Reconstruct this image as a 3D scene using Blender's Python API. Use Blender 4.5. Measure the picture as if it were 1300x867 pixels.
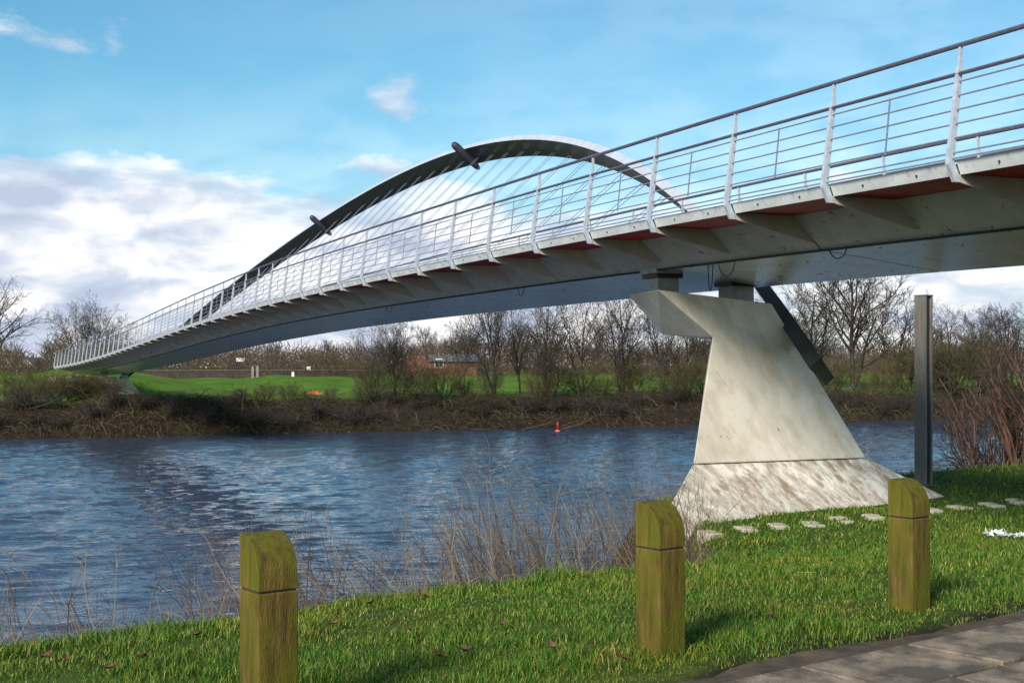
import bpy, math, random
import numpy as np
from mathutils import Vector, Matrix

for o in list(bpy.data.objects):
    bpy.data.objects.remove(o)
scene = bpy.context.scene
COL = scene.collection
R = math.radians
rng = np.random.default_rng(7)
random.seed(7)

# ------------------------------------------------------------------ camera
EYE = 1.6
cam = bpy.data.cameras.new('camera')
cam.sensor_width = 36.0
cam.lens = 36.0 * 1620 / 1300
cam.shift_y = 32.5 / 1300
cam.clip_start = 0.1
cam.clip_end = 6000
cam_o = bpy.data.objects.new('camera', cam)
COL.objects.link(cam_o)
cam_o.location = (0, 0, EYE)
cam_o.rotation_euler = (R(90), 0, 0)
scene.camera = cam_o

# ------------------------------------------------------------------ light
SUN_EL = 30.0
SUN_DIR = Vector((-0.48 * math.cos(R(SUN_EL)), -0.877 * math.cos(R(SUN_EL)), math.sin(R(SUN_EL)))).normalized()
sun = bpy.data.lights.new('sun', 'SUN')
sun.energy = 3.2
sun.angle = R(15.0)
sun.color = (1.0, 0.93, 0.82)
sun_o = bpy.data.objects.new('sun', sun)
COL.objects.link(sun_o)
sun_o.rotation_euler = SUN_DIR.to_track_quat('Z', 'Y').to_euler()
sun_o.location = (-20, -30, 40)

world = bpy.data.worlds.new('World')
scene.world = world
world.use_nodes = True
wt = world.node_tree
wt.nodes.clear()


def N(tree, kind, **kw):
    n = tree.nodes.new(kind)
    for k, v in kw.items():
        if k == 'inputs':
            for a, b in v.items():
                n.inputs[a].default_value = b
        else:
            setattr(n, k, v)
    return n


def ramp(tree, stops, interp='LINEAR'):
    n = tree.nodes.new('ShaderNodeValToRGB')
    n.color_ramp.interpolation = interp
    el = n.color_ramp.elements
    while len(el) < len(stops):
        el.new(0.5)
    for e, (p, c) in zip(el, stops):
        e.position = p
        e.color = (c[0], c[1], c[2], 1) if hasattr(c, '__len__') else (c, c, c, 1)
    return n


def build_sky():
    L = wt.links.new
    sky = N(wt, 'ShaderNodeTexSky', sky_type='NISHITA', sun_disc=False)
    sky.sun_elevation = R(SUN_EL)
    sky.sun_rotation = math.atan2(SUN_DIR.x, SUN_DIR.y)
    sky.air_density = 1.0
    sky.dust_density = 0.6
    sky.ozone_density = 1.6
    tint = N(wt, 'ShaderNodeMix', data_type='RGBA', blend_type='MULTIPLY')
    tint.inputs[0].default_value = 1.0
    tint.inputs[7].default_value = (0.57, 1.02, 1.06, 1)
    L(sky.outputs[0], tint.inputs[6])
    tc = N(wt, 'ShaderNodeTexCoord')
    sep = N(wt, 'ShaderNodeSeparateXYZ')
    L(tc.outputs['Generated'], sep.inputs[0])
    mp = N(wt, 'ShaderNodeMapping')
    mp.inputs['Scale'].default_value = (1, 1, 2.1)
    mp.inputs['Location'].default_value = (2.15, 0.7, 0.42)
    L(tc.outputs['Generated'], mp.inputs[0])
    n1 = N(wt, 'ShaderNodeTexNoise', inputs={'Scale': 5.2, 'Detail': 9.0, 'Roughness': 0.56, 'Distortion': 0.25})
    L(mp.outputs[0], n1.inputs[0])
    # more cloud low down, where the layers stack up towards the horizon
    elev = N(wt, 'ShaderNodeMapRange', inputs={1: 0.07, 2: 0.20, 3: 0.30, 4: -0.06})
    elev.interpolation_type = 'SMOOTHSTEP'
    L(sep.outputs['Z'], elev.inputs[0])
    # the cloud bank thins out towards +X
    az = N(wt, 'ShaderNodeMapRange', inputs={1: -0.08, 2: 0.06, 3: 0.02, 4: -0.09})
    L(sep.outputs['X'], az.inputs[0])
    a1 = N(wt, 'ShaderNodeMath', operation='ADD')
    L(n1.outputs[0], a1.inputs[0]); L(elev.outputs[0], a1.inputs[1])
    a2 = N(wt, 'ShaderNodeMath', operation='ADD')
    L(a1.outputs[0], a2.inputs[0]); L(az.outputs[0], a2.inputs[1])
    cov = ramp(wt, [(0.50, 0.0), (0.60, 0.8), (0.72, 1.0)], 'EASE')
    L(a2.outputs[0], cov.inputs[0])
    n2 = N(wt, 'ShaderNodeTexNoise', inputs={'Scale': 13.0, 'Detail': 9.0, 'Roughness': 0.5, 'Distortion': 0.3})
    mp2 = N(wt, 'ShaderNodeMapping')
    mp2.inputs['Scale'].default_value = (1, 1, 2.6)
    mp2.inputs['Location'].default_value = (1.3, 0.4, 0.25)
    L(tc.outputs['Generated'], mp2.inputs[0]); L(mp2.outputs[0], n2.inputs[0])
    ccol = ramp(wt, [(0.36, (3.9, 4.5, 5.7)), (0.46, (5.2, 5.7, 6.6)), (0.54, (7.2, 7.3, 7.5)), (0.64, (8.6, 8.5, 8.4))])
    L(n2.outputs[0], ccol.inputs[0])
    # a thin veil of high haze over the whole sky, a little denser towards +X
    veil_a = N(wt, 'ShaderNodeMapRange', inputs={1: -0.35, 2: 0.25, 3: 0.0, 4: 0.14})
    L(sep.outputs['X'], veil_a.inputs[0])
    veil_b = N(wt, 'ShaderNodeMapRange', inputs={1: 0.03, 2: 0.24, 3: 0.50, 4: 0.0})
    veil_b.interpolation_type = 'SMOOTHSTEP'
    L(sep.outputs['Z'], veil_b.inputs[0])
    veil = N(wt, 'ShaderNodeMath', operation='ADD')
    L(veil_a.outputs[0], veil.inputs[0]); L(veil_b.outputs[0], veil.inputs[1])
    mxv = N(wt, 'ShaderNodeMath', operation='MAXIMUM')
    L(cov.outputs[0], mxv.inputs[0]); L(veil.outputs[0], mxv.inputs[1])
    mix = N(wt, 'ShaderNodeMix', data_type='RGBA')
    L(mxv.outputs[0], mix.inputs[0]); L(tint.outputs[2], mix.inputs[6]); L(ccol.outputs[0], mix.inputs[7])
    bg = N(wt, 'ShaderNodeBackground', inputs={'Strength': 0.085})
    L(mix.outputs[2], bg.inputs[0])
    out = N(wt, 'ShaderNodeOutputWorld')
    L(bg.outputs[0], out.inputs[0])


build_sky()
vs = scene.view_settings
vs.view_transform = 'Standard'
vs.look = 'None'
vs.gamma = 1.0
vs.use_curve_mapping = False
vs.exposure = 0.7
scene.render.engine = 'CYCLES'
scene.render.resolution_x = 1024
scene.render.resolution_y = 682


# ------------------------------------------------------------------ helpers
class WPos(dict):
    pass


WP = {}          # world position of every object that serves as a parent


def link(o, parent=None, loc=(0, 0, 0)):
    COL.objects.link(o)
    loc = Vector(loc)
    WP[o.name] = loc
    if parent is not None:
        o.parent = parent
        o.location = loc - WP[parent.name]
    else:
        o.location = loc
    return o


def tag(o, label=None, cat=None, group=None, kind=None):
    if label: o['label'] = label
    if cat: o['category'] = cat
    if group: o['group'] = group
    if kind: o['kind'] = kind
    return o


def empty(name, loc, label=None, cat=None, group=None):
    o = bpy.data.objects.new(name, None)
    o.empty_display_size = 0.3
    link(o, None, loc)
    return tag(o, label, cat, group)


def mesh_np(name, V, F, mats, smooth=False, mat_idx=None):
    """V (n,3) array; F list of index tuples or an (m,k) array."""
    me = bpy.data.meshes.new(name)
    V = np.asarray(V, dtype=np.float32)
    if isinstance(F, np.ndarray):
        k = F.shape[1]
        me.vertices.add(len(V)); me.vertices.foreach_set('co', V.ravel())
        me.loops.add(F.size); me.loops.foreach_set('vertex_index', F.astype(np.int32).ravel())
        me.polygons.add(len(F))
        me.polygons.foreach_set('loop_start', np.arange(0, F.size, k, dtype=np.int32))
        me.polygons.foreach_set('loop_total', np.full(len(F), k, dtype=np.int32))
        me.update(calc_edges=True)
    else:
        me.from_pydata([tuple(map(float, v)) for v in V], [], F)
        me.update()
    if not isinstance(mats, (list, tuple)):
        mats = [mats]
    for m in mats:
        me.materials.append(m)
    if mat_idx is not None:
        me.polygons.foreach_set('material_index', np.asarray(mat_idx, dtype=np.int32))
    if smooth:
        me.polygons.foreach_set('use_smooth', np.ones(len(me.polygons), dtype=bool))
    return me


def wobj(name, V, F, mat, parent=None, smooth=False, origin=None):
    """object from world-space vertices"""
    V = np.asarray(V, dtype=np.float64)
    c = V.mean(0) if origin is None else np.asarray(origin, float)
    me = mesh_np(name, V - c, F, mat, smooth)
    return link(bpy.data.objects.new(name, me), parent, c)


class MB:
    """collects shapes into one mesh"""
    def __init__(self):
        self.V = []; self.F = []

    def add(self, V, F):
        b = len(self.V)
        self.V += [tuple(map(float, v)) for v in V]
        self.F += [tuple(i + b for i in f) for f in F]

    def box(self, lo, hi):
        x0, y0, z0 = lo; x1, y1, z1 = hi
        self.add([(x0, y0, z0), (x1, y0, z0), (x1, y1, z0), (x0, y1, z0), (x0, y0, z1), (x1, y0, z1), (x1, y1, z1), (x0, y1, z1)],
                 [(0, 3, 2, 1), (4, 5, 6, 7), (0, 1, 5, 4), (1, 2, 6, 5), (2, 3, 7, 6), (3, 0, 4, 7)])

    def prism(self, prof, a, b, axis=0):
        """profile polygon (2D) extruded along an axis from a to b"""
        n = len(prof)
        def mk(t, p):
            if axis == 0: return (t, p[0], p[1])
            if axis == 1: return (p[0], t, p[1])
            return (p[0], p[1], t)
        self.add([mk(a, p) for p in prof] + [mk(b, p) for p in prof],
                 [tuple(range(n))[::-1], tuple(range(n, 2 * n))] + [(i, (i + 1) % n, n + (i + 1) % n, n + i) for i in range(n)])

    def tube(self, pts, r, k=6, cap=True):
        pts = [Vector(p) for p in pts]
        rr = r if hasattr(r, '__len__') else [r] * len(pts)
        V = []; F = []
        up = Vector((0, 0, 1))
        for i, p in enumerate(pts):
            d = (pts[min(i + 1, len(pts) - 1)] - pts[max(i - 1, 0)]).normalized()
            a = d.cross(up)
            if a.length < 1e-3: a = d.cross(Vector((1, 0, 0)))
            a.normalize(); c = a.cross(d)
            for j in range(k):
                t = 2 * math.pi * j / k
                V.append(p + (a * math.cos(t) + c * math.sin(t)) * rr[i])
        for i in range(len(pts) - 1):
            for j in range(k):
                F.append((i * k + j, i * k + (j + 1) % k, (i + 1) * k + (j + 1) % k, (i + 1) * k + j))
        if cap:
            F.append(tuple(range(k))[::-1]); m = (len(pts) - 1) * k
            F.append(tuple(range(m, m + k)))
        self.add(V, F)

    def obj(self, name, mat, parent=None, smooth=False, origin=None):
        return wobj(name, self.V, self.F, mat, parent, smooth, origin)

    def mesh(self, name, mat, smooth=False):
        return mesh_np(name, self.V, self.F, mat, smooth)


def inst(name, me, parent, loc, rz=0.0, scale=None, ry=0.0):
    o = bpy.data.objects.new(name, me)
    link(o, parent, loc)
    o.rotation_euler = (0, ry, rz)
    if scale is not None: o.scale = scale
    return o


# ------------------------------------------------------------------ materials
def mat(name, col, rough=0.6, metal=0.0, var=0.12, vscale=6.0, bump=0.0, bscale=40.0, spec=0.4, stretch=None):
    m = bpy.data.materials.new(name); m.use_nodes = True
    t = m.node_tree; L = t.links.new
    b = t.nodes['Principled BSDF']
    b.inputs['Roughness'].default_value = rough
    b.inputs['Metallic'].default_value = metal
    b.inputs['Specular IOR Level'].default_value = spec
    tc = N(t, 'ShaderNodeTexCoord')
    vec = tc.outputs['Object']
    if stretch:
        mp = N(t, 'ShaderNodeMapping'); mp.inputs['Scale'].default_value = stretch
        L(vec, mp.inputs[0]); vec = mp.outputs[0]
    n = N(t, 'ShaderNodeTexNoise', inputs={'Scale': vscale, 'Detail': 6.0, 'Roughness': 0.6})
    L(vec, n.inputs[0])
    lo = tuple(c * (1 - var * 2) for c in col); hi = tuple(min(1, c * (1 + var * 2)) for c in col)
    r = ramp(t, [(0.3, lo), (0.7, hi)])
    L(n.outputs[0], r.inputs[0]); L(r.outputs[0], b.inputs['Base Color'])
    if bump:
        n2 = N(t, 'ShaderNodeTexNoise', inputs={'Scale': bscale, 'Detail': 5.0})
        L(vec, n2.inputs[0])
        bp = N(t, 'ShaderNodeBump', inputs={'Strength': bump, 'Distance': 0.02})
        L(n2.outputs[0], bp.inputs['Height']); L(bp.outputs[0], b.inputs['Normal'])
    return m


def layer(m, col, scale, lo, hi, stretch=(1, 1, 1), rot=(0, 0, 0), detail=6.0, rough=0.6, amount=1.0, coord='Object'):
    """a layer of dirt, rust or moss with its own shape over the base colour"""
    t = m.node_tree; L = t.links.new
    b = t.nodes['Principled BSDF']
    src = b.inputs['Base Color'].links[0].from_socket
    tc = N(t, 'ShaderNodeTexCoord')
    mp = N(t, 'ShaderNodeMapping')
    mp.vector_type = 'POINT'
    mp.inputs['Rotation'].default_value = rot
    mp2 = N(t, 'ShaderNodeMapping'); mp2.inputs['Scale'].default_value = stretch
    L(tc.outputs[coord], mp.inputs[0]); L(mp.outputs[0], mp2.inputs[0])
    n = N(t, 'ShaderNodeTexNoise', inputs={'Scale': scale, 'Detail': detail, 'Roughness': rough})
    L(mp2.outputs[0], n.inputs[0])
    r = ramp(t, [(lo, 0.0), (hi, amount)])
    L(n.outputs[0], r.inputs[0])
    mx = N(t, 'ShaderNodeMix', data_type='RGBA')
    L(r.outputs[0], mx.inputs[0]); L(src, mx.inputs[6])
    mx.inputs[7].default_value = (*col, 1)
    L(mx.outputs[2], b.inputs['Base Color'])
    return m


def attr_mat(name, rough=0.8, attr='tint', trans=0.0, spec=0.2, noise=0.0, nscale=4.0):
    m = bpy.data.materials.new(name); m.use_nodes = True
    t = m.node_tree; L = t.links.new
    b = t.nodes['Principled BSDF']
    b.inputs['Roughness'].default_value = rough
    b.inputs['Specular IOR Level'].default_value = spec
    a = N(t, 'ShaderNodeAttribute', attribute_name=attr)
    L(a.outputs['Color'], b.inputs['Base Color'])
    return m


M = {}
M['steel_paint'] = layer(mat('white_painted_steel', (0.60, 0.61, 0.60), 0.45, 0.0, 0.07, 3.0), (0.25, 0.22, 0.16), 9.0, 0.58, 0.72, amount=0.6)
M['post_paint'] = mat('galvanised_post_steel', (0.50, 0.53, 0.58), 0.38, 0.25, 0.1, 12.0)
M['rail_steel'] = mat('stainless_rail', (0.34, 0.33, 0.38), 0.35, 0.6, 0.1, 20.0)
M['handrail'] = mat('stainless_handrail', (0.20, 0.185, 0.23), 0.32, 0.6, 0.1, 20.0)
M['red_soffit'] = mat('red_oxide_soffit', (0.42, 0.02, 0.025), 0.6, 0.0, 0.15, 5.0)
M['web'] = layer(mat('cream_web_paint', (0.45, 0.435, 0.37), 0.5, 0.0, 0.08, 2.0), (0.12, 0.09, 0.055), 7.0, 0.63, 0.67, (1, 1, 1), amount=0.8)
belly = mat('polished_grey_belly_paint', (0.82, 0.83, 0.83), 0.24, 0.4, 0.06, 1.5, spec=0.6)
layer(belly, (0.03, 0.025, 0.02), 2.2, 0.655, 0.67, (2.6, 2.6, 0.9), (0, 0, R(24)), amount=0.9)
layer(belly, (0.08, 0.07, 0.05), 3.0, 0.645, 0.66, (0.8, 2.6, 1.0), (0, 0, R(-66)), amount=0.85)
M['belly'] = belly
M['seam'] = mat('dark_seam', (0.03, 0.028, 0.025), 0.7)
M['asphalt_deck'] = mat('deck_surface', (0.12, 0.12, 0.12), 0.9, bump=0.2)
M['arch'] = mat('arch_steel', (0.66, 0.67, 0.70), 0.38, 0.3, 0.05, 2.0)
M['arch_soffit_shade'] = mat('shade_tinted_arch_soffit', (0.05, 0.05, 0.055), 0.4, 0.3, 0.08, 2.0)  # arch steel darkened: the inner face's own shade painted in
M['foot_shade'] = mat('shade_tinted_foot_steel', (0.045, 0.05, 0.05), 0.45, 0.3, 0.12, 3.0)  # same rib steel, coloured dark for the shade under the deck
M['cable'] = mat('hanger_steel', (0.42, 0.42, 0.5), 0.3, 0.8, 0.05)
M['dark_metal'] = mat('dark_metal', (0.05, 0.05, 0.07), 0.5, 0.4)
M['concrete'] = mat('bearing_concrete', (0.34, 0.35, 0.33), 0.8, 0.0, 0.1, 8.0, 0.2)
pier = mat('pier_white_paint', (0.70, 0.64, 0.545), 0.62, 0.0, 0.05, 1.5, 0.06, 25.0)
layer(pier, (0.42, 0.33, 0.22), 1.6, 0.44, 0.72, (2.4, 1, 0.8), (0, R(35), 0), amount=0.65)
layer(pier, (0.33, 0.22, 0.11), 2.6, 0.63, 0.73, (4.0, 1, 0.8), (0, R(38), 0), amount=0.7)
layer(pier, (0.06, 0.05, 0.04), 3.6, 0.68, 0.72, (4.0, 1, 1.0), (0, R(50), 0), amount=0.8)
M['pier'] = pier
SK = 40
skirt = mat('pier_skirt_weathered_paint', (0.66, 0.61, 0.53), 0.7, 0.0, 0.06, 1.5, 0.12, 25.0)
layer(skirt, (0.27, 0.215, 0.165), 3.0, 0.41, 0.57, (3.0, 1.0, 1.0), (0, R(SK), 0), amount=0.65, rough=0.7)
layer(skirt, (0.21, 0.125, 0.06), 2.6, 0.50, 0.61, (3.4, 1.0, 1.0), (0, R(SK), 0), amount=0.7, rough=0.7)
M['skirt'] = skirt
bol = mat('weathered_mossy_timber', (0.125, 0.08, 0.018), 0.85, 0.0, 0.3, 9.0, 0.5, 60.0, 0.2, (4, 4, 0.5))
layer(bol, (0.105, 0.108, 0.006), 5.0, 0.35, 0.56, (1, 1, 0.45), amount=0.85)
layer(bol, (0.024, 0.02, 0.008), 11.0, 0.52, 0.68, (2.0, 2.0, 0.12), amount=0.6)
layer(bol, (0.24, 0.235, 0.14), 16.0, 0.64, 0.72, (2.0, 2.0, 0.5), amount=0.55)
M['bollard'] = bol
M['bollard_base'] = layer(mat('bare_timber_foot', (0.2, 0.15, 0.07), 0.85), (0.08, 0.07, 0.02), 8.0, 0.4, 0.6, (2, 2, 0.3))
slab = mat('concrete_slab', (0.30, 0.225, 0.16), 0.75, 0.0, 0.25, 3.0, 0.5, 50.0)
layer(slab, (0.06, 0.045, 0.032), 2.2, 0.40, 0.56, amount=0.9)
layer(slab, (0.45, 0.43, 0.40), 30.0, 0.66, 0.72, amount=0.7)
M['slab'] = slab
stone = mat('stepping_stone_concrete', (0.42, 0.37, 0.28), 0.8, 0.0, 0.16, 9.0, 0.3, 60)
M['stone'] = stone
M['pole'] = layer(mat('grey_steel_post', (0.17, 0.155, 0.135), 0.65, 0.0, 0.12, 4.0, stretch=(3, 3, 0.4)), (0.09, 0.06, 0.03), 6.0, 0.55, 0.7, (2, 2, 0.3), amount=0.6)
M['pole_dark'] = mat('dark_post_web', (0.035, 0.032, 0.03), 0.7)
M['bark'] = mat('bare_bark', (0.045, 0.037, 0.028), 0.9, 0.0, 0.2, 3.0)
M['bark_dark'] = mat('dark_bark', (0.045, 0.038, 0.036), 0.9, 0.0, 0.2, 3.0)
M['twig'] = mat('brown_twigs', (0.05, 0.035, 0.026), 0.9, 0.0, 0.25, 0.6)
M['twig_olive'] = mat('olive_twigs', (0.095, 0.078, 0.030), 0.9, 0.0, 0.25, 0.5)
M['twig_red'] = mat('reddish_shoots', (0.17, 0.085, 0.055), 0.8, 0.0, 0.2, 1.0)
M['brick'] = mat('red_brick', (0.22, 0.085, 0.055), 0.85, 0.0, 0.2, 2.0)
M['slate'] = mat('grey_slate', (0.16, 0.17, 0.19), 0.7, 0.0, 0.1)
M['white_trim'] = mat('white_trim', (0.75, 0.75, 0.75), 0.5)
M['glass'] = mat('dark_glass', (0.03, 0.035, 0.04), 0.1, 0.0, 0.05, spec=0.6)
M['wall'] = layer(mat('flood_wall_brick', (0.085, 0.06, 0.048), 0.9, 0.0, 0.2, 1.0), (0.14, 0.09, 0.07), 6.0, 0.45, 0.6, (0.3, 0.3, 3))
M['coping'] = mat('wall_coping', (0.22, 0.19, 0.165), 0.85)
M['orange'] = mat('orange_plastic', (0.55, 0.13, 0.03), 0.5)
M['red'] = mat('red_marker_paint', (0.4, 0.03, 0.02), 0.45)
M['leaf_dead'] = mat('dead_leaf', (0.13, 0.06, 0.03), 0.9, 0.0, 0.25, 9.0)
M['yellow_leaf'] = mat('yellow_leaf', (0.55, 0.5, 0.08), 0.7)
M['litter'] = mat('white_polythene', (0.72, 0.74, 0.76), 0.35)
M['grass'] = attr_mat('grass_blade', 0.65, spec=0.25)
M['stems'] = attr_mat('dead_stem', 0.85)
M['scrub'] = attr_mat('bramble_scrub', 0.9)


def water_material():
    m = bpy.data.materials.new('river_water'); m.use_nodes = True
    t = m.node_tree; L = t.links.new
    b = t.nodes['Principled BSDF']
    b.inputs['Base Color'].default_value = (0.032, 0.048, 0.085, 1)
    b.inputs['Roughness'].default_value = 0.07
    b.inputs['IOR'].default_value = 1.333
    b.inputs['Specular IOR Level'].default_value = 0.5
    tc = N(t, 'ShaderNodeTexCoord')
    mp = N(t, 'ShaderNodeMapping')
    mp.inputs['Rotation'].default_value = (0, 0, R(-8))
    mp.inputs['Scale'].default_value = (0.6, 1.0, 1.0)
    L(tc.outputs['Object'], mp.inputs[0])
    n1 = N(t, 'ShaderNodeTexNoise', inputs={'Scale': 2.2, 'Detail': 3.0, 'Roughness': 0.5, 'Distortion': 0.6})
    n2 = N(t, 'ShaderNodeTexNoise', inputs={'Scale': 6.5, 'Detail': 3.0, 'Roughness': 0.55, 'Distortion': 0.4})
    n3 = N(t, 'ShaderNodeTexNoise', inputs={'Scale': 0.12, 'Detail': 2.0})
    for n in (n1, n2, n3): L(mp.outputs[0], n.inputs[0])
    gust = N(t, 'ShaderNodeMapRange', inputs={1: 0.35, 2: 0.65, 3: 0.45, 4: 1.0})
    L(n3.outputs[0], gust.inputs[0])
    s = N(t, 'ShaderNodeMath', operation='MULTIPLY_ADD', inputs={1: 0.30})
    L(n2.outputs[0], s.inputs[0]); L(n1.outputs[0], s.inputs[2])
    h = N(t, 'ShaderNodeMath', operation='MULTIPLY')
    L(s.outputs[0], h.inputs[0]); L(gust.outputs[0], h.inputs[1])
    bp = N(t, 'ShaderNodeBump', inputs={'Strength': 1.0, 'Distance': 0.10})
    L(h.outputs[0], bp.inputs['Height']); L(bp.outputs[0], b.inputs['Normal'])
    return m


def ground_material():
    m = bpy.data.materials.new('ground_turf_and_earth'); m.use_nodes = True
    t = m.node_tree; L = t.links.new
    b = t.nodes['Principled BSDF']
    b.inputs['Roughness'].default_value = 0.95
    b.inputs['Specular IOR Level'].default_value = 0.1
    tc = N(t, 'ShaderNodeTexCoord')
    na = N(t, 'ShaderNodeTexNoise', inputs={'Scale': 0.22, 'Detail': 8.0, 'Roughness': 0.65})
    nb = N(t, 'ShaderNodeTexNoise', inputs={'Scale': 3.0, 'Detail': 8.0, 'Roughness': 0.7})
    L(tc.outputs['Object'], na.inputs[0]); L(tc.outputs['Object'], nb.inputs[0])
    ga = ramp(t, [(0.3, (0.055, 0.115, 0.012)), (0.5, (0.095, 0.19, 0.016)), (0.7, (0.15, 0.21, 0.03))])
    L(na.outputs[0], ga.inputs[0])
    gb = ramp(t, [(0.3, (0.45, 0.45, 0.45)), (0.7, (1.25, 1.25, 1.2))])
    L(nb.outputs[0], gb.inputs[0])
    g = N(t, 'ShaderNodeMix', data_type='RGBA', blend_type='MULTIPLY'); g.inputs[0].default_value = 1.0
    L(ga.outputs[0], g.inputs[6]); L(gb.outputs[0], g.inputs[7])
    e = ramp(t, [(0.3, (0.014, 0.010, 0.007)), (0.55, (0.034, 0.024, 0.015)), (0.75, (0.075, 0.052, 0.032))])
    L(nb.outputs[0], e.inputs[0])
    a = N(t, 'ShaderNodeAttribute', attribute_name='earth')
    mx = N(t, 'ShaderNodeMix', data_type='RGBA')
    L(a.outputs['Fac'], mx.inputs[0]); L(g.outputs[2], mx.inputs[6]); L(e.outputs[0], mx.inputs[7])
    L(mx.outputs[2], b.inputs['Base Color'])
    bp = N(t, 'ShaderNodeBump', inputs={'Strength': 0.6, 'Distance': 0.08})
    L(nb.outputs[0], bp.inputs['Height']); L(bp.outputs[0], b.inputs['Normal'])
    return m


M['water'] = water_material()
M['ground'] = ground_material()

# ------------------------------------------------------------------ site geometry
# s runs along the footbridge towards the far bank, n across it (the river flows along n)
PX, PY = 4.58, 13.03
UX, UY = -0.4007, 0.9162
NX, NY = 0.9162, 0.4007
RZ = math.atan2(-UY, -UX)            # local x = -u, local y = +n
WATER = -2.9


def bend(s):
    return -1.8 * max(0.0, (s - 38) / 62) ** 1.7


def W(s, n, z):
    return (PX + UX * s + NX * n, PY + UY * s + NY * n, z)


def to_sn(x, y):
    dx = x - PX; dy = y - PY
    return dx * UX + dy * UY, dx * NX + dy * NY


def sstep(t):
    t = np.clip(t, 0, 1)
    return t * t * (3 - 2 * t)


def wob(x, y, a=1.0):
    return a * (np.sin(x * 1.7 + 0.3 * y) * np.sin(y * 1.3 - 0.4 * x + 1.0) + 0.5 * np.sin(x * 3.9 + 1.0) * np.sin(y * 3.3))


CR_N = [-400, -40, -14, -9.2, -7.1, -4.2, -1.8, 0.0, 1.0, 2, 5, 10, 20, 60, 400]
CR_S = [2, 0, -3.6, -2.1, -1.0, 0.7, 1.9, 4.1, 6.4, 9.2, 10.6, 10.2, 9.5, 9, 9]


def crest(n):
    return np.interp(n, CR_N, CR_S)


def ground_z(x, y):
    x = np.asarray(x, float); y = np.asarray(y, float)
    s, n = to_sn(x, y)
    A = 0.83 * sstep((s + 3.5) / 8.5)
    P = -A * (1 - 0.03 * np.clip(n, -1, 6) - 0.06 * np.clip(n - 6.2, 0, 4))
    # path side: flat
    sc = crest(n) + 0.35 * np.sin(n * 0.9) * 0.3
    near = P + (-4.6 - P) * sstep((s - sc) / 5.4)
    t = np.interp(s, [68, 71.5, 75, 76.2, 78.5, 84, 96, 108, 118, 160, 600], [-4.6, -4.4, -2.95, -2.0, -0.62, -0.5, -0.35, 0.15, 0.55, 0.6, 0.6])
    far_b = t + (0.12 * np.sin(n * 0.35) + 0.1 * np.sin(n * 0.93 + 1)) * np.clip((s - 73) / 4, 0, 1) * np.clip((140 - s) / 20, 0, 1)
    # approach embankment behind the far end of the bridge
    far_b = far_b + 0.95 * sstep((s - 97) / 6) * np.exp(-((n - 1) / 6.0) ** 2) * sstep((150 - s) / 40)
    z = np.where(s < 40, near, far_b)
    z = z + np.where(s < 12, 0.018 * wob(x, y), 0.03 * wob(x * 0.5, y * 0.5))
    return z


def build_ground():
    sa = np.concatenate([np.array([-1500, -700, -300, -120, -60, -35]), np.arange(-25, 18, 0.3), np.arange(18, 66, 4.0), np.arange(66, 125, 0.8),
                         np.arange(125, 220, 8), np.array([240, 300, 400, 600, 1000, 2000, 3500])])
    na = np.concatenate([np.array([-3000, -1500, -800, -400, -250, -160, -110]), np.arange(-80, -14, 2.0), np.arange(-14, 22, 0.35), np.arange(22, 130, 2.0),
                         np.array([140, 170, 220, 300, 450, 800, 1500, 3000])])
    S, Nn = np.meshgrid(sa, na, indexing='ij')
    X = PX + UX * S + NX * Nn; Y = PY + UY * S + NY * Nn
    Z = ground_z(X, Y)
    V = np.stack([X, Y, Z], -1).reshape(-1, 3)
    a, b = S.shape
    I = np.arange(a * b).reshape(a, b)
    F = np.stack([I[:-1, :-1], I[:-1, 1:], I[1:, 1:], I[1:, :-1]], -1).reshape(-1, 4)
    me = mesh_np('ground', V, F[:, ::-1].copy() if False else F, M['ground'], True)
    sc = crest(Nn)
    nearbank = sstep((S - sc - 0.6) / 1.6) * (S < 40)
    farbank = sstep((80.5 - S) / 2.5) * (S > 40)
    d = (X - 1.0) * (-0.6) + (Y - 6.58) * 0.8      # distance beyond the path edge
    mud = sstep((0.42 + 0.25 * np.sin(X * 2.1) * np.sin(Y * 1.7) - d) / 0.35) * (S < 12)
    lawn = 0.55 * (S < 16) * (Nn > -40) * (Nn < 40)
    earth = np.clip(nearbank * 0.8 + farbank + mud + lawn, 0, 1)
    at = me.attributes.new('earth', 'FLOAT', 'POINT')
    at.data.foreach_set('value', earth.astype(np.float32).ravel())
    o = link(bpy.data.objects.new('ground', me))
    # face normals up
    if me.polygons[0].normal.z < 0:
        me.flip_normals()
    tag(o, kind='structure')
    return o


build_ground()

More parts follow.
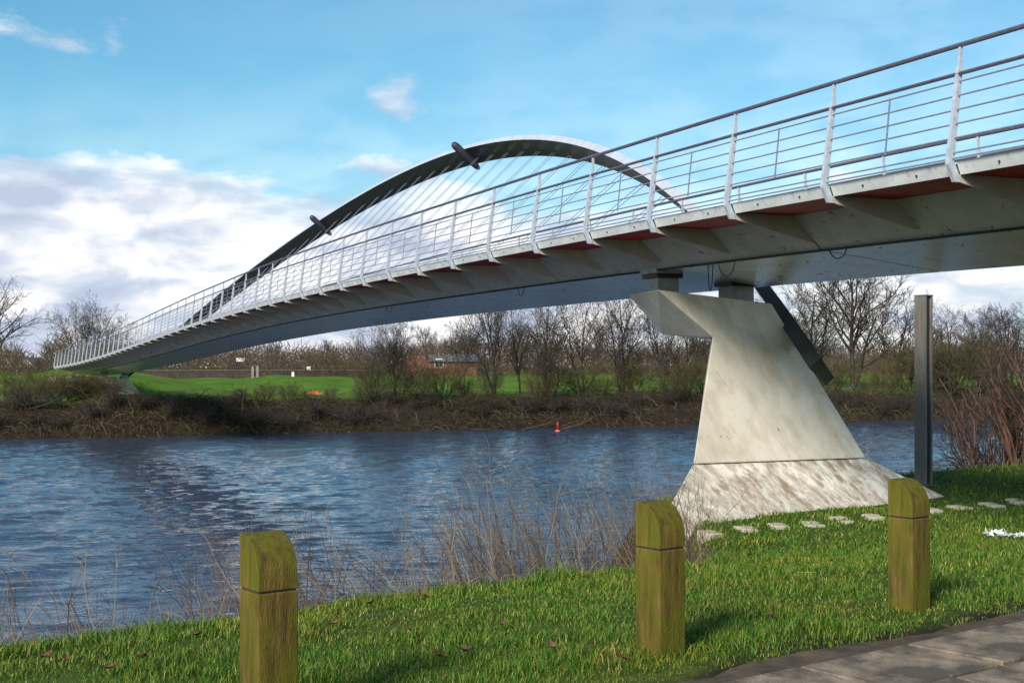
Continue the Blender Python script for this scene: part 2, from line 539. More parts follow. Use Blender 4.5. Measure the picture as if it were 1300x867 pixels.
def build_water():
    sa = np.concatenate([np.arange(-6, 30, 0.17), np.arange(30, 82, 0.24)])
    na = np.concatenate([[-900, -300, -120], np.arange(-45, -14, 0.5), np.arange(-14, 34, 0.28), np.arange(34, 120, 0.5), [160, 300, 900]])
    S, Nn = np.meshgrid(sa, na, indexing='ij')
    X = PX + UX * S + NX * Nn; Y = PY + UY * S + NY * Nn
    r = np.random.default_rng(99)
    Z = np.zeros_like(X)
    gust = 0.62 + 0.38 * np.sin(X * 0.11 + 0.6 * np.sin(Y * 0.07)) * np.sin(Y * 0.09 + 1.0)
    for k in range(60):
        lam = 0.52 * (1.35 / 0.52) ** r.random()
        th = math.pi / 2 + r.normal(0.12, 0.42)
        kx, ky = math.cos(th) * 2 * math.pi / lam, math.sin(th) * 2 * math.pi / lam
        Z += 0.0064 * lam ** 1.0 * np.sin(kx * X + ky * Y + r.uniform(0, 6.28))
    fade = np.clip((Nn + 47) / 10, 0, 1) * np.clip((121 - Nn) / 10, 0, 1)
    Z = WATER + Z * gust * fade
    V = np.stack([X, Y, Z], -1).reshape(-1, 3)
    a, b = S.shape
    I = np.arange(a * b).reshape(a, b)
    F = np.stack([I[:-1, :-1], I[1:, :-1], I[1:, 1:], I[:-1, 1:]], -1).reshape(-1, 4)
    me = mesh_np('water', V, F, M['water'], True)
    o = link(bpy.data.objects.new('water', me))
    if me.polygons[0].normal.z < 0: me.flip_normals()
    tag(o, kind='structure')


build_water()


# ------------------------------------------------------------------ footbridge
HT_S = [-40, -12, 0, 6, 12, 22, 28.6, 34.7, 40.9, 47, 53, 64, 75, 88, 100, 112]
HT_Z = [2.5, 3.08, 3.29, 3.37, 3.41, 3.425, 3.39, 3.32, 3.19, 3.03, 2.82, 2.38, 1.94, 1.52, 1.25, 1.05]
_f = np.arange(-40, 112.01, 0.25)
_h = np.interp(_f, HT_S, HT_Z)
_k = np.hanning(41); _k /= _k.sum()
_h = np.convolve(np.pad(_h, 20, mode='edge'), _k, mode='valid')


def deck(s):
    return float(np.interp(s, _f, _h)) - 1.2 + EYE      # deck top, world z


PITCH = 2.044
S0, I0, I1 = 0.0, -14, 49


def D(s, d, z):
    """bridge point: d metres in from the near edge, z relative to the deck top"""
    return W(s, d - 0.13 + bend(s), deck(s) + z)


def sweep(prof, s_list, name, material, parent, closed=True):
    """closed cross-section (d, z) swept along the deck"""
    n = len(prof); V = []; F = []
    for s in s_list:
        V += [D(s, d, z) for d, z in prof]
    for i in range(len(s_list) - 1):
        for j in range(n):
            a = i * n + j; b = i * n + (j + 1) % n
            F.append((a, b, b + n, a + n))
    F.append(tuple(range(n))[::-1]); m = (len(s_list) - 1) * n
    F.append(tuple(range(m, m + n)))
    return wobj(name, V, F, material, parent)


def tube_prof(d, z, r, k=6):
    return [(d + r * math.cos(2 * math.pi * j / k), z + r * math.sin(2 * math.pi * j / k)) for j in range(k)]


bridge = empty('footbridge', W(48, 2, WATER), 'long curved white steel footbridge with leaning arch crossing the river', 'bridge')
posts_s = [S0 + i * PITCH for i in range(I0, I1 + 1)]
S_A, S_B = posts_s[0] - 0.6, posts_s[-1] + 0.12
WID = 4.4


def lean(z):
    return 0.13 * max(z, 0) / 1.2


def mirror(prof):
    return [(WID - d, z) for d, z in prof][::-1]


def build_deck():
    nodes = [S_A] + posts_s + [S_B]
    sweep([(0.072, -0.02), (WID - 0.072, -0.02), (WID - 0.105, -0.1), (0.105, -0.1)], nodes, 'deck_plate', M['asphalt_deck'], bridge)
    for i in range(len(posts_s) - 1):
        a, b = posts_s[i] + 0.03, posts_s[i + 1] - 0.03
        q = [a, b]
        for near in (True, False):
            f = (lambda p: p) if near else mirror
            o = sweep(f([(0.05, 0.0), (0.066, 0.0), (0.118, -0.13), (0.102, -0.13)]), q, 'fascia_panel', M['steel_paint'], bridge)
            if near and posts_s[i] < 30:
                for t in (0.28, 0.72):
                    mbb = MB()
                    p = D(a + (b - a) * t, 0.077, -0.07)
                    mbb.tube([p, (p[0] - NX * 0.012, p[1] - NY * 0.012, p[2])], 0.013, 6)
                    mbb.obj('bolt', M['dark_metal'], o)
            # the outer strip of the soffit
            sweep(f([(0.112, -0.104), (1.1, -0.104), (1.1, -0.115), (0.116, -0.115)]), q, 'soffit_strip', M['red_soffit'], bridge)
    # box girder skin in panels four bays long
    for i in range(0, len(posts_s) - 1, 4):
        q = posts_s[i:i + 5]
        q = [q[0] + 0.022] + q[1:-1] + [q[-1] - 0.022]
        sweep([(1.0, -0.12), (1.5, -0.55), (1.5, -0.53), (1.05, -0.12)], q, 'web_panel', M['web'], bridge)
        sweep([(1.505, -0.555), (3.6, -0.79), (3.6, -0.77), (1.505, -0.535)], q, 'belly_panel', M['belly'], bridge)
        sweep([(3.605, -0.79), (4.25, -0.14), (4.2, -0.14), (3.605, -0.765)], q, 'side_panel', M['web'], bridge)
    sweep([(1.47, -0.556), (1.50, -0.58), (1.53, -0.562), (1.50, -0.545)], nodes, 'seam_strip', M['seam'], bridge)
    # core closes the joints between the panels from behind
    sweep([(1.08, -0.125), (1.52, -0.50), (3.59, -0.74), (4.15, -0.125)], nodes, 'girder_core', M['seam'], bridge)


build_deck()


def build_posts():
    # plate post with the knee, a narrower head and the foot that turns in under the fascia
    w = 0.022
    pm = MB()
    pm.prism([(0.035, -0.205), (0.115, -0.205), (0.105, -0.16), (0.03, -0.005), (0.145, 0.98), (0.09, 0.98), (-0.05, 0.01), (-0.05, -0.03)][::-1], -w, w, 0)
    pm.prism([(0.10, 0.98), (0.145, 0.98), (0.15, 1.185), (0.115, 1.185)][::-1], -0.013, 0.013, 0)
    post = pm.mesh('post', M['post_paint'])
    br = MB()
    br.prism([(0.118, -0.118), (1.0, -0.118), (1.40, -0.46), (1.32, -0.46), (0.12, -0.205)][::-1], -0.012, 0.012, 0)
    brm = br.mesh('bracket', M['web'])
    bal = MB()
    bal.box((-0.009, -0.006, 0.21), (0.009, 0.006, 0.83))
    for k in range(len(bal.V)):
        v = bal.V[k]; bal.V[k] = (v[0], v[1] + lean(v[2]), v[2])
    balm = bal.mesh('baluster', M['rail_steel'])
    for i, s in enumerate(posts_s):
        for near in (True, False):
            p = D(s, 0.0 if near else WID, 0)
            rz = RZ if near else RZ + math.pi
            o = inst('parapet_post', post, bridge, p, rz)
            inst('bracket', brm, bridge, p, rz)
            if i < len(posts_s) - 1:
                inst('baluster', balm, bridge, D(s + PITCH / 2, 0.0 if near else WID, 0), rz)
    nodes = posts_s
    for near in (True, False):
        f = (lambda p: p) if near else mirror
        sweep(f(tube_prof(lean(1.2), 1.2, 0.027, 8)), nodes, 'handrail', M['handrail'], bridge)
        sweep(f(tube_prof(lean(0.9) + 0.0, 0.9, 0.021)), nodes, 'upper_rail', M['handrail'], bridge)
        for z in (0.82, 0.675, 0.53, 0.385, 0.24, 0.085, 0.028):
            sweep(f(tube_prof(lean(z) + 0.005, z, 0.0095, 5)), nodes, 'rail', M['rail_steel'], bridge)


build_posts()

# arch: parabola in a plane leaning outwards at 50 degrees
AV, ASC, AL_, AZ, AN = 11.657, 48.378, 40.17, 0.993 + EYE, 3.8
CA, SA = math.cos(R(50)), math.sin(R(50))
AD, AW = 0.34, 0.92


def arch_pt(s, dv=0.0, dw=0.0):
    """dv: in from the outer face (in plane); dw: away from the deck, square to the plane"""
    t = (s - ASC) / AL_
    v = AV * (1 - t * t)
    # in-plane inward normal
    sl = -2 * AV * t / AL_
    L = math.sqrt(1 + sl * sl)
    ns, nv = sl / L, -1 / L
    s2 = s + ns * dv; v2 = v + nv * dv
    n = AN + v2 * CA + dw * SA
    z = AZ + v2 * SA - dw * CA
    return W(s2, n, z)


def arch_piece(name, s0, s1, k, mats):
    cs = [(0, 0), (AD, 0.02), (AD, AW), (0.1, AW)]
    ss = list(np.linspace(s0, s1, k))
    V = []; F = []; mi = []
    for s in ss:
        # the rib slims down towards its ends
        tt = min(1, abs(s - ASC) / AL_)
        g = 1 - 0.25 * tt ** 3
        ga = 0.64 + 0.10 * tt ** 2          # shallow at the crown, deeper at the springing
        if name == 'arch_foot': g *= 0.62
        V += [arch_pt(s, a * ga, b * g) for a, b in cs]
    n = 4
    for i in range(len(ss) - 1):
        for j in range(n):
            a = i * n + j; b = i * n + (j + 1) % n
            F.append((a, b, b + n, a + n)); mi.append(1 if j == 1 else 0)  # inner face gets the shade-coloured copy
    F.append((3, 2, 1, 0)); mi.append(0)
    m = (len(ss) - 1) * n
    F.append((m, m + 1, m + 2, m + 3)); mi.append(0)
    V = np.array(V); c = V.mean(0)
    me = mesh_np(name, V - c, F, mats, False, mi)
    return link(bpy.data.objects.new(name, me), bridge, c)


def build_arch():
    lo, hi = ASC - 1.046 * AL_, ASC + 1.105 * AL_
    a, b = 10.2, 87.0
    arch_piece('arch', a, b, 80, [M['arch'], M['arch_soffit_shade']])
    # rib ends below the deck: the deck's shade is put into their colour
    arch_piece('arch_foot', lo, a - 0.01, 6, [M['foot_shade'], M['foot_shade']])
    arch_piece('arch_foot', b + 0.01, hi, 6, [M['foot_shade'], M['foot_shade']])
    # hangers in pairs, one pair to each parapet post
    for s in posts_s:
        if 13.5 < s < 82.5:
            for ds in (-0.16, 0.16):
                a = D(s + ds, WID + 0.06, -0.05)
                b = arch_pt(s + ds, AD * 0.9, AW * 0.62)
                h = MB(); h.tube([a, b], 0.009, 4, False)
                h.obj('hanger_cable', M['cable'], bridge)
    for s in (41.6, 62.9):
        pa = Vector(arch_pt(s, AD + 0.07, AW + 0.12)); pb = Vector(arch_pt(s, AD + 0.07, -0.55))
        k = MB()
        pts = [pa + (pb - pa) * t for t in (0, 0.05, 0.15, 0.5, 0.85, 0.95, 1.0)]
        k.tube(pts, [0.09, 0.12, 0.14, 0.17, 0.17, 0.14, 0.07], 10)
        f = k.obj('floodlight', M['dark_metal'], bridge, True)
        q = MB(); q.tube([pa + (pa - pb) * 0.002, pa + (pa - pb) * 0.04], [0.075, 0.06], 10)
        q.obj('lamp_glass', M['glass'], f, True)


build_arch()


def build_abutment(s, parent, w=5.0, top=-0.85, depth=3.2):
    b = MB()
    P = []
    for ds, dn in ((-1.2, -0.3), (1.2, -0.3), (1.2, WID + 0.3), (-1.2, WID + 0.3)):
        P.append((ds, dn))
    V = [D(s + a, d, top) for a, d in P] + [W(s + a * 1.3, d - 0.13 + bend(s), deck(s) + top - depth) for a, d in P]
    b.add(V, [(0, 1, 2, 3), (7, 6, 5, 4), (0, 4, 5, 1), (1, 5, 6, 2), (2, 6, 7, 3), (3, 7, 4, 0)])
    b.obj('abutment', M['concrete'], parent)


build_abutment(posts_s[0] + 0.6, bridge, depth=4.5)
build_abutment(posts_s[-1] - 0.2, bridge, depth=2.5)

# loops of cable hanging under the belly
for s, n_, w_, h_ in ((6.95, 1.56, 0.14, 0.42), (6.55, 1.6, 0.45, 0.2), (14.2, 1.55, 0.3, 0.16), (23.0, 1.55, 0.5, 0.18), (3.8, 1.56, 0.35, 0.12)):
    k = MB(); pts = []
    for t in np.linspace(0, 1, 13):
        zz = -0.57 - (n_ - 1.5) * 0.11 - h_ * (1 - (2 * t - 1) ** 2) ** 0.6
        pts.append(D(s + (t - 0.5) * w_, n_, zz + 0.01))
    k.tube(pts, 0.009, 5)
    k.obj('cable_loop', M['dark_metal'], bridge)


# ------------------------------------------------------------------ piers
def pier_parts(name, label, loc_s, dz, flip=False):
    sgn = -1 if flip else 1
    base_s = 8.8

    def w(s, n, H):
        if flip:
            return W(loc_s - (s - base_s), n - 0.9, H + EYE + dz)
        return W(s, n, H + EYE + dz)
    root = empty(name, w(8.8, 3.0, -2.7), label, 'bridge pier', None)
    front = [(8.0, 1.09, 1.26), (8.0, 3.32, 1.08), (8.0, 5.32, -1.6), (8.0, 1.765, -1.6), (8.0, 2.146, 0.50)]
    back = [(9.6, 1.42, 1.27), (9.6, 3.3, 1.09), (9.5, 5.0, -1.6), (9.3, 3.0, -1.6), (9.4, 3.0, 0.5), (9.6, 2.1, 0.58)]
    V = [w(*p) for p in front] + [w(*p) for p in back]
    # 0..4 front, 5..10 back
    F = [(0, 4, 3, 2, 1), (5, 6, 7, 8, 9, 10), (0, 1, 6, 5), (1, 2, 7, 6), (2, 3, 8, 7), (3, 4, 9, 8), (0, 5, 10, 4), (4, 10, 9)]
    if flip: F = [f[::-1] for f in F]
    sh = wobj('shaft', V, F, M['pier'], root)
    sh.rotation_euler = (0, 0, 0)
    bev = sh.modifiers.new('edge', 'BEVEL'); bev.width = 0.02; bev.segments = 2; bev.limit_method = 'ANGLE'
    top = [(7.985, 1.74, -1.615), (7.985, 5.345, -1.615), (9.5, 5.03, -1.615), (9.3, 3.0, -1.615)]
    bot = [(6.0, -0.35, -2.75), (6.7, 7.25, -2.75), (10.6, 6.9, -2.85), (10.4, 2.2, -3.2)]
    V = [w(*p) for p in top] + [w(*p) for p in bot]
    F = [(0, 3, 2, 1), (4, 5, 6, 7), (0, 1, 5, 4), (1, 2, 6, 5), (2, 3, 7, 6), (3, 0, 4, 7)]
    if flip: F = [f[::-1] for f in F]
    sk = wobj('flared_base', V, F, M['skirt'], root)
    bev = sk.modifiers.new('edge', 'BEVEL'); bev.width = 0.015; bev.segments = 2; bev.limit_method = 'ANGLE'
    for (s, n, z0, z1, a, b) in ((8.75, 1.62, 1.18, 1.50, 0.20, 0.20), (8.75, 3.1, 1.05, 1.40, 0.22, 0.22)):
        V = []
        for z in (z0, z1):
            V += [w(s - a, n - b, z), w(s + a, n - b, z), w(s + a, n + b, z), w(s - a, n + b, z)]
        F = [(0, 3, 2, 1), (4, 5, 6, 7), (0, 1, 5, 4), (1, 2, 6, 5), (2, 3, 7, 6), (3, 0, 4, 7)]
        bb = wobj('bearing_plinth', V, F, M['concrete'], root)
        V = []
        for z in (z1 + 0.005, z1 + 0.07):
            V += [w(s - a * 1.25, n - b * 1.25, z), w(s + a * 1.25, n - b * 1.25, z), w(s + a * 1.25, n + b * 1.25, z), w(s - a * 1.25, n + b * 1.25, z)]
        wobj('bearing_pad', V, F, M['dark_metal'], bb)
        V = []
        for z in (z1 + 0.075, z1 + 0.25):
            V += [w(s - a * 1.4, n - b * 1.4, z), w(s + a * 1.4, n - b * 1.4, z), w(s + a * 1.4, n + b * 1.4, z), w(s - a * 1.4, n + b * 1.4, z)]
        wobj('bearing_block', V, F, M['concrete'], bb)
    return root


pier_parts('bridge_pier', 'tall white wedge shaped pier with brown streaks, standing on the near grass', 8.8, 0.0)
far_dz = (deck(88) - deck(8.8)) - 0.12
pier_parts('bridge_pier', 'low white pier half buried under the far end of the footbridge', 88.0, far_dz, True)


# ------------------------------------------------------------------ path, bollards, stones
PATH_O = Vector((1.07, 6.40, 0)); PDX = Vector((0.8, 0.6, 0)); PDY = Vector((-0.6, 0.8, 0))


def build_path():
    root = bpy.data.objects.new('path', None)
    bed = MB()
    rb = random.Random(2)
    far_e = []
    for k in range(116):
        x = -9 + k * 0.2
        far_e.append(PATH_O + PDX * x + PDY * (0.10 + 0.09 * math.sin(x * 2.3) * math.sin(x * 0.9 + 1) + rb.uniform(-0.035, 0.035)))
    a = far_e + [PATH_O + PDX * 14 + PDY * -3.6, PATH_O + PDX * -9 + PDY * -3.6]
    n_ = len(a)
    V = [(p.x, p.y, 0.034) for p in a] + [(p.x + (0.02 * PDY.x if i < 116 else 0), p.y + (0.02 * PDY.y if i < 116 else 0), -0.1) for i, p in enumerate(a)]
    bed.add(V, [tuple(range(n_))[::-1]] + [((i + 1) % n_, i, n_ + i, n_ + (i + 1) % n_)[::-1] for i in range(n_)])
    earth = mat('path_mud', (0.075, 0.05, 0.03), 0.95, 0.0, 0.3, 6.0, 0.5, 30)
    o = bed.obj('path', earth)
    o.data.flip_normals() if o.data.polygons[0].normal.z < 0 else None
    tag(o, kind='structure')
    r = random.Random(4)
    for i in range(-9, 14):
        for j in range(5):
            w_, h_ = 0.86, 0.58
            off = 0.43 * (j % 2)
            c = PATH_O + PDX * (i * 0.9 + off) + PDY * (-0.38 - j * 0.62)
            m = MB()
            j0 = [r.uniform(-0.012, 0.012) for _ in range(4)]
            z = 0.052 + r.uniform(-0.006, 0.008)
            q = [(-w_ / 2 + j0[0], -h_ / 2), (w_ / 2 + j0[1], -h_ / 2), (w_ / 2 + j0[2], h_ / 2), (-w_ / 2 + j0[3], h_ / 2)]
            tl = [r.uniform(-0.005, 0.005) for _ in range(4)]
            bv = 0.006
            P = lambda x, y, zz: tuple(c + PDX * x + PDY * y + Vector((0, 0, zz)))
            V = [P(x - math.copysign(bv, x), y - math.copysign(bv, y), z + t) for (x, y), t in zip(q, tl)] + [P(x, y, z - 0.01 + t) for (x, y), t in zip(q, tl)] + [P(x, y, 0.0) for x, y in q]
            F = [(0, 1, 2, 3)] + [(4 + k, 4 + (k + 1) % 4, (k + 1) % 4, k) for k in range(4)] + [(8 + k, 8 + (k + 1) % 4, 4 + (k + 1) % 4, 4 + k) for k in range(4)]
            m.add(V, F)
            m.obj('paving_slab', M['slab'], o)


build_path()


def build_bollards():
    a = 0.098
    H, G = 0.85, 0.60
    hh = math.atan2(0.6, 0.8)
    body = MB()
    body.prism([(-a, -0.15), (a, -0.15), (a, G - 0.004), (-a, G - 0.004)], -a, a, 0)
    bm_ = body.mesh('post_body', M['bollard'])
    capm = MB()
    prof = [(-a, G + 0.004)]
    for k in range(0, 13):
        t = k / 12 * math.pi / 2
        prof.append((-a + 0.165 * (1 - math.cos(t)), G + 0.05 + (H - G - 0.05) * math.sin(t)))
    prof += [(a, H), (a, G + 0.004)]
    prof = [(p[0], p[1]) for p in prof][::-1]
    capm.prism(prof, -a, a, 0)
    cm = capm.mesh('rounded_cap', M['bollard'])
    nk = MB(); nk.box((-a + 0.008, -a + 0.008, G - 0.012), (a - 0.008, a - 0.008, G + 0.012))
    nm = nk.mesh('groove', M['pole_dark'])
    lab = ['mossy square timber bollard beside the river edge, farthest from the white pier',
           'mossy timber bollard between its two neighbours, with a bare pale foot',
           'mossy timber bollard in front of the white pier base beside the paving']
    for k, (x, y) in enumerate(((-1.10, 5.77), (0.826, 7.10), (2.66, 8.55))):
        root = empty('bollard', (x, y, float(ground_z(x, y))), lab[k], 'bollard', 'bollards along the path')
        z = float(ground_z(x, y))
        for nme, me in (('post_body', bm_), ('rounded_cap', cm), ('groove', nm)):
            o = inst(nme, me, root, (x, y, 0.0), hh)
            if nme != 'groove':
                bv = o.modifiers.new('edge', 'BEVEL'); bv.width = 0.006; bv.segments = 2; bv.limit_method = 'ANGLE'


build_bollards()


def px_ground(px, py, y_guess=18.0):
    """ground point seen at a photograph pixel"""
    for _ in range(40):
        x = (px - 650) / 1620 * y_guess
        z = float(ground_z(x, y_guess))
        y_new = (EYE - z) * 1620 / (py - 466)
        y_guess = 0.6 * y_guess + 0.4 * y_new
    return (px - 650) / 1620 * y_guess, y_guess, float(ground_z((px - 650) / 1620 * y_guess, y_guess))


def build_stones():
    r = random.Random(9)
    k = 0
    for n_ in np.arange(-0.1, 9.4, 0.62):
        for row in (0, 1):
            if row == 1 and (k % 3 == 1): 
                pass
            s = 5.45 + 0.06 * n_ + row * 0.28 + r.uniform(-0.03, 0.03)
            n2 = n_ + row * 0.10 + r.uniform(-0.05, 0.05)
            x, y, _ = W(s, n2, 0)
            z = float(ground_z(x, y))
            m = MB(); a = 0.105 + r.uniform(-0.01, 0.01); h = 0.045 + r.uniform(-0.012, 0.012); bv = 0.012
            V = [(-a + bv, -a + bv, h), (a - bv, -a + bv, h), (a - bv, a - bv, h), (-a + bv, a - bv, h), (-a, -a, h - bv), (a, -a, h - bv), (a, a, h - bv), (-a, a, h - bv),
                 (-a, -a, -0.12), (a, -a, -0.12), (a, a, -0.12), (-a, a, -0.12)]
            F = [(0, 1, 2, 3)] + [(4 + q, 4 + (q + 1) % 4, (q + 1) % 4, q) for q in range(4)] + [(8 + q, 8 + (q + 1) % 4, 4 + (q + 1) % 4, 4 + q) for q in range(4)]
            m.add(V, F)
            me = m.mesh('stepping_stone', M['stone'])
            o = inst('stepping_stone', me, None, (x, y, z), RZ + R(45) * 0 + r.uniform(-0.08, 0.08))
            tag(o, 'small square concrete block in the double row along the pier foot', 'stone block', 'concrete blocks in front of the pier')
            k += 1


build_stones()


def build_pole():
    x, y = 7.74, 24.0
    z = float(ground_z(x, y))
    root = empty('mooring_post', (x, y, z), 'tall square grey steel post on the bank behind the white pier', 'post')
    h = EYE + (466 - 376) * y / 1620 - z
    m = MB(); m.box((-0.10, -0.13, -0.4), (-0.06, 0.13, h)); 
    a = m.mesh('flange', M['pole'])
    rz = R(32)
    o = inst('flange', a, root, (x, y, z), rz)
    m = MB(); m.box((0.06, -0.13, -0.4), (0.10, 0.13, h)); inst('flange', m.mesh('flange', M['pole']), root, (x, y, z), rz)
    m = MB(); m.box((-0.062, -0.09, -0.4), (0.062, 0.09, h - 0.01)); inst('web', m.mesh('web', M['pole_dark']), root, (x, y, z), rz)
    m = MB(); m.box((-0.11, -0.14, h + 0.001), (0.11, 0.14, h + 0.02)); inst('cap_plate', m.mesh('cap_plate', M['pole']), root, (x, y, z), rz)


build_pole()


# ------------------------------------------------------------------ trees
def segs_mesh(name, S, material, k=3):
    """tapered k-sided sticks from rows (p0, p1, r0, r1)"""
    S = np.asarray(S, dtype=np.float64)
    p0, p1, r0, r1 = S[:, 0:3], S[:, 3:6], S[:, 6], S[:, 7]
    d = p1 - p0
    d /= np.linalg.norm(d, axis=1)[:, None] + 1e-9
    ref = np.where(np.abs(d[:, 2:3]) < 0.9, np.array([[0, 0, 1.0]]), np.array([[1.0, 0, 0]]))
    a = np.cross(d, ref); a /= np.linalg.norm(a, axis=1)[:, None] + 1e-9
    b = np.cross(d, a)
    V = []
    for p, r in ((p0, r0), (p1, r1)):
        for j in range(k):
            t = 2 * math.pi * j / k
            V.append(p + (a * math.cos(t) + b * math.sin(t)) * r[:, None])
    V = np.stack(V, 1)
    n = len(S)
    base = (np.arange(n) * 2 * k)[:, None]
    F = []
    for j in range(k):
        F.append(np.concatenate([base + j, base + (j + 1) % k, base + k + (j + 1) % k, base + k + j], 1))
    F = np.stack(F, 1).reshape(-1, 4)
    return mesh_np(name, V.reshape(-1, 3), F, material)


def grow(r, p, d, L, rad, depth, P, out):
    nseg = P['seg'][depth]
    pts = [p.copy()]; rads = [rad]
    end = rad * P['tip'][depth]
    for i in range(nseg):
        d = d + r.normal(0, P['wig'][depth], 3) + np.array([0, 0, P['up'][depth]])
        d /= np.linalg.norm(d)
        q = p + d * L / nseg
        r0 = rad + (end - rad) * i / nseg; r1 = rad + (end - rad) * (i + 1) / nseg
        out[depth].append((*p, *q, max(r0, P['rmin']), max(r1, P['rmin'] * 0.7)))
        p = q; pts.append(p.copy()); rads.append(r1)
    if depth + 1 >= len(P['seg']): return
    n = P['n'][depth]
    n = int(r.integers(max(1, int(n * 0.8)), int(n * 1.2) + 1))
    az0 = r.uniform(0, 6.28)
    for c in range(n):
        t = P['from'][depth] + (1 - P['from'][depth]) * (c + r.uniform(0.1, 0.9)) / n
        x = t * nseg; i = min(int(x), nseg - 1); f = x - i
        pp = pts[i] * (1 - f) + pts[i + 1] * f
        dd = pts[i + 1] - pts[i]; dd = dd / np.linalg.norm(dd)
        ang = R(P['ang'][depth]) * r.uniform(0.65, 1.25)
        az = az0 + c * 2.4 + r.uniform(-0.5, 0.5)
        ref = np.array([0, 0, 1.0]) if abs(dd[2]) < 0.9 else np.array([1.0, 0, 0])
        a = np.cross(dd, ref); a /= np.linalg.norm(a); b = np.cross(dd, a)
        nd = dd * math.cos(ang) + (a * math.cos(az) + b * math.sin(az)) * math.sin(ang)
        LL = L * P['len'][depth] * r.uniform(0.7, 1.2) * (1.15 - 0.5 * t)
        grow(r, pp, nd, LL, rads[i] * P['rr'][depth] * r.uniform(0.8, 1.05), depth + 1, P, out)


def tree_meshes(seed, P, stems, height, mt, mtw):
    r = np.random.default_rng(seed)
    out = [[] for _ in P['seg']]
    for (x, y, lx, ly, f) in stems:
        d = np.array([lx, ly, 1.0]); d /= np.linalg.norm(d)
        grow(r, np.array([x, y, -0.25]), d, height * f, P['rad'] * f, 0, P, out)
    tr = segs_mesh('trunk', [s for k in out[:2] for s in k], mt, 5)
    cr = segs_mesh('crown', [s for k in out[2:] for s in k], mtw, 3)
    zmax = max(max(s[5] for s in k) for k in out if k)
    return tr, cr, zmax


P_big = dict(seg=[6, 5, 4, 3, 2], n=[11, 8, 7, 5], **{'from': [0.25, 0.2, 0.15, 0.1]}, ang=[42, 40, 38, 35], len=[0.62, 0.55, 0.52, 0.5], rr=[0.6, 0.6, 0.6, 0.6],
             wig=[0.07, 0.11, 0.13, 0.14, 0.14], up=[0.02, 0.10, 0.10, 0.06, 0.04], tip=[0.25, 0.3, 0.35, 0.5, 0.5], rad=0.026 * 10, rmin=0.011)
P_wil = dict(P_big, n=[9, 7, 6, 4], ang=[42, 40, 38, 36], rad=0.16, up=[0.05, 0.06, 0.05, 0.03, 0.02], len=[0.6, 0.55, 0.5, 0.5])
P_bush = dict(seg=[4, 3, 3, 2], n=[9, 6, 4], **{'from': [0.1, 0.1, 0.1]}, ang=[36, 36, 36], len=[0.6, 0.55, 0.5], rr=[0.6, 0.6, 0.6],
              wig=[0.12, 0.15, 0.16, 0.16], up=[0.03, 0.05, 0.04, 0.02], tip=[0.3, 0.3, 0.4, 0.5], rad=0.06, rmin=0.013)

TV = {}
TV['spread'] = tree_meshes(3, dict(P_big, ang=[55, 45, 40, 36], len=[0.85, 0.55, 0.5, 0.5]), [(0, 0, -0.35, 0, 0.75), (0.3, 0, 0.12, 0.1, 0.8), (0.5, 0, 0.55, -0.1, 0.7)], 10, M['bark_dark'], M['bark_dark'])
TV['tall'] = tree_meshes(5, dict(P_big, ang=[52, 42, 36, 34], up=[0.02, 0.05, 0.06, 0.04, 0.03], len=[0.55, 0.5, 0.5, 0.5], n=[16, 8, 6, 4]), [(0, 0, 0.02, 0, 1.0)], 10, M['bark_dark'], M['bark_dark'])
TV['oak'] = tree_meshes(11, P_big, [(0, 0, 0.03, 0.0, 0.85), (0.1, 0, -0.4, 0.2, 0.65)], 10, M['bark'], M['twig'])
TV['multi'] = tree_meshes(14, P_wil, [(0, 0, -0.32, 0.1, 0.8), (0.2, 0.1, 0.0, 0, 0.95), (0.4, 0, 0.3, -0.1, 0.85), (0.1, -0.2, 0.55, 0.2, 0.6), (0, 0.2, -0.6, -0.2, 0.6)], 10, M['bark'], M['twig'])
TV['slim'] = tree_meshes(17, dict(P_wil, n=[12, 6, 5, 3]), [(0, 0, 0.06, 0.0, 0.95), (0.3, 0.2, 0.28, 0, 0.75)], 10, M['bark'], M['twig'])
TV['bush'] = tree_meshes(21, P_bush, [(0.25 * math.cos(k * 1.3), 0.25 * math.sin(k * 1.3), 0.7 * math.cos(k * 1.3), 0.7 * math.sin(k * 1.3), 0.7 + 0.06 * (k % 5)) for k in range(9)], 4, M['twig'], M['twig_olive'])
TV['bramble'] = tree_meshes(33, dict(P_bush, n=[8, 6, 4], up=[-0.12, -0.2, -0.2, -0.1], ang=[45, 50, 50]), [(0.12 * math.cos(k * 2.1), 0.12 * math.sin(k * 2.1), 1.0 * math.cos(k * 2.1), 1.0 * math.sin(k * 2.1), 0.6 + 0.09 * (k % 5)) for k in range(11)], 3, M['bark_dark'], M['twig'])
TV['shoots'] = tree_meshes(27, dict(P_bush, n=[5, 4, 3], ang=[22, 24, 26], up=[0.05, 0.1, 0.08, 0.05]), [(0.3 * math.cos(k * 1.7), 0.3 * math.sin(k * 1.7), 0.5 * math.cos(k * 1.7), 0.4 * math.sin(k * 1.7), 0.65 + 0.08 * (k % 5)) for k in range(13)], 4, M['twig_red'], M['twig'])


def plant(name, kind, x, y, height, rz, label, cat, group, squash=1.0, z=None):
    tr, cr, zm = TV[kind]
    z = float(ground_z(x, y)) if z is None else z
    root = empty(name, (x, y, z), label, cat, group)
    root.rotation_euler = (0, 0, rz)
    k = height / zm
    root.scale = (k * squash, k * squash, k)
    for nm, me in (('trunk', tr), ('crown', cr)):
        o = bpy.data.objects.new(nm, me); COL.objects.link(o); o.parent = root
    return root


def at(px, y):
    return (px - 650) / 1620 * y


def plant_px(name, kind, px, Y, ytop, rz, label, cat, group, squash=1.0):
    x = at(px, Y)
    z = float(ground_z(x, Y))
    h = EYE + (466 - ytop) * Y / 1620 - z
    return plant(name, kind, x, Y, h, rz, label, cat, group, squash)


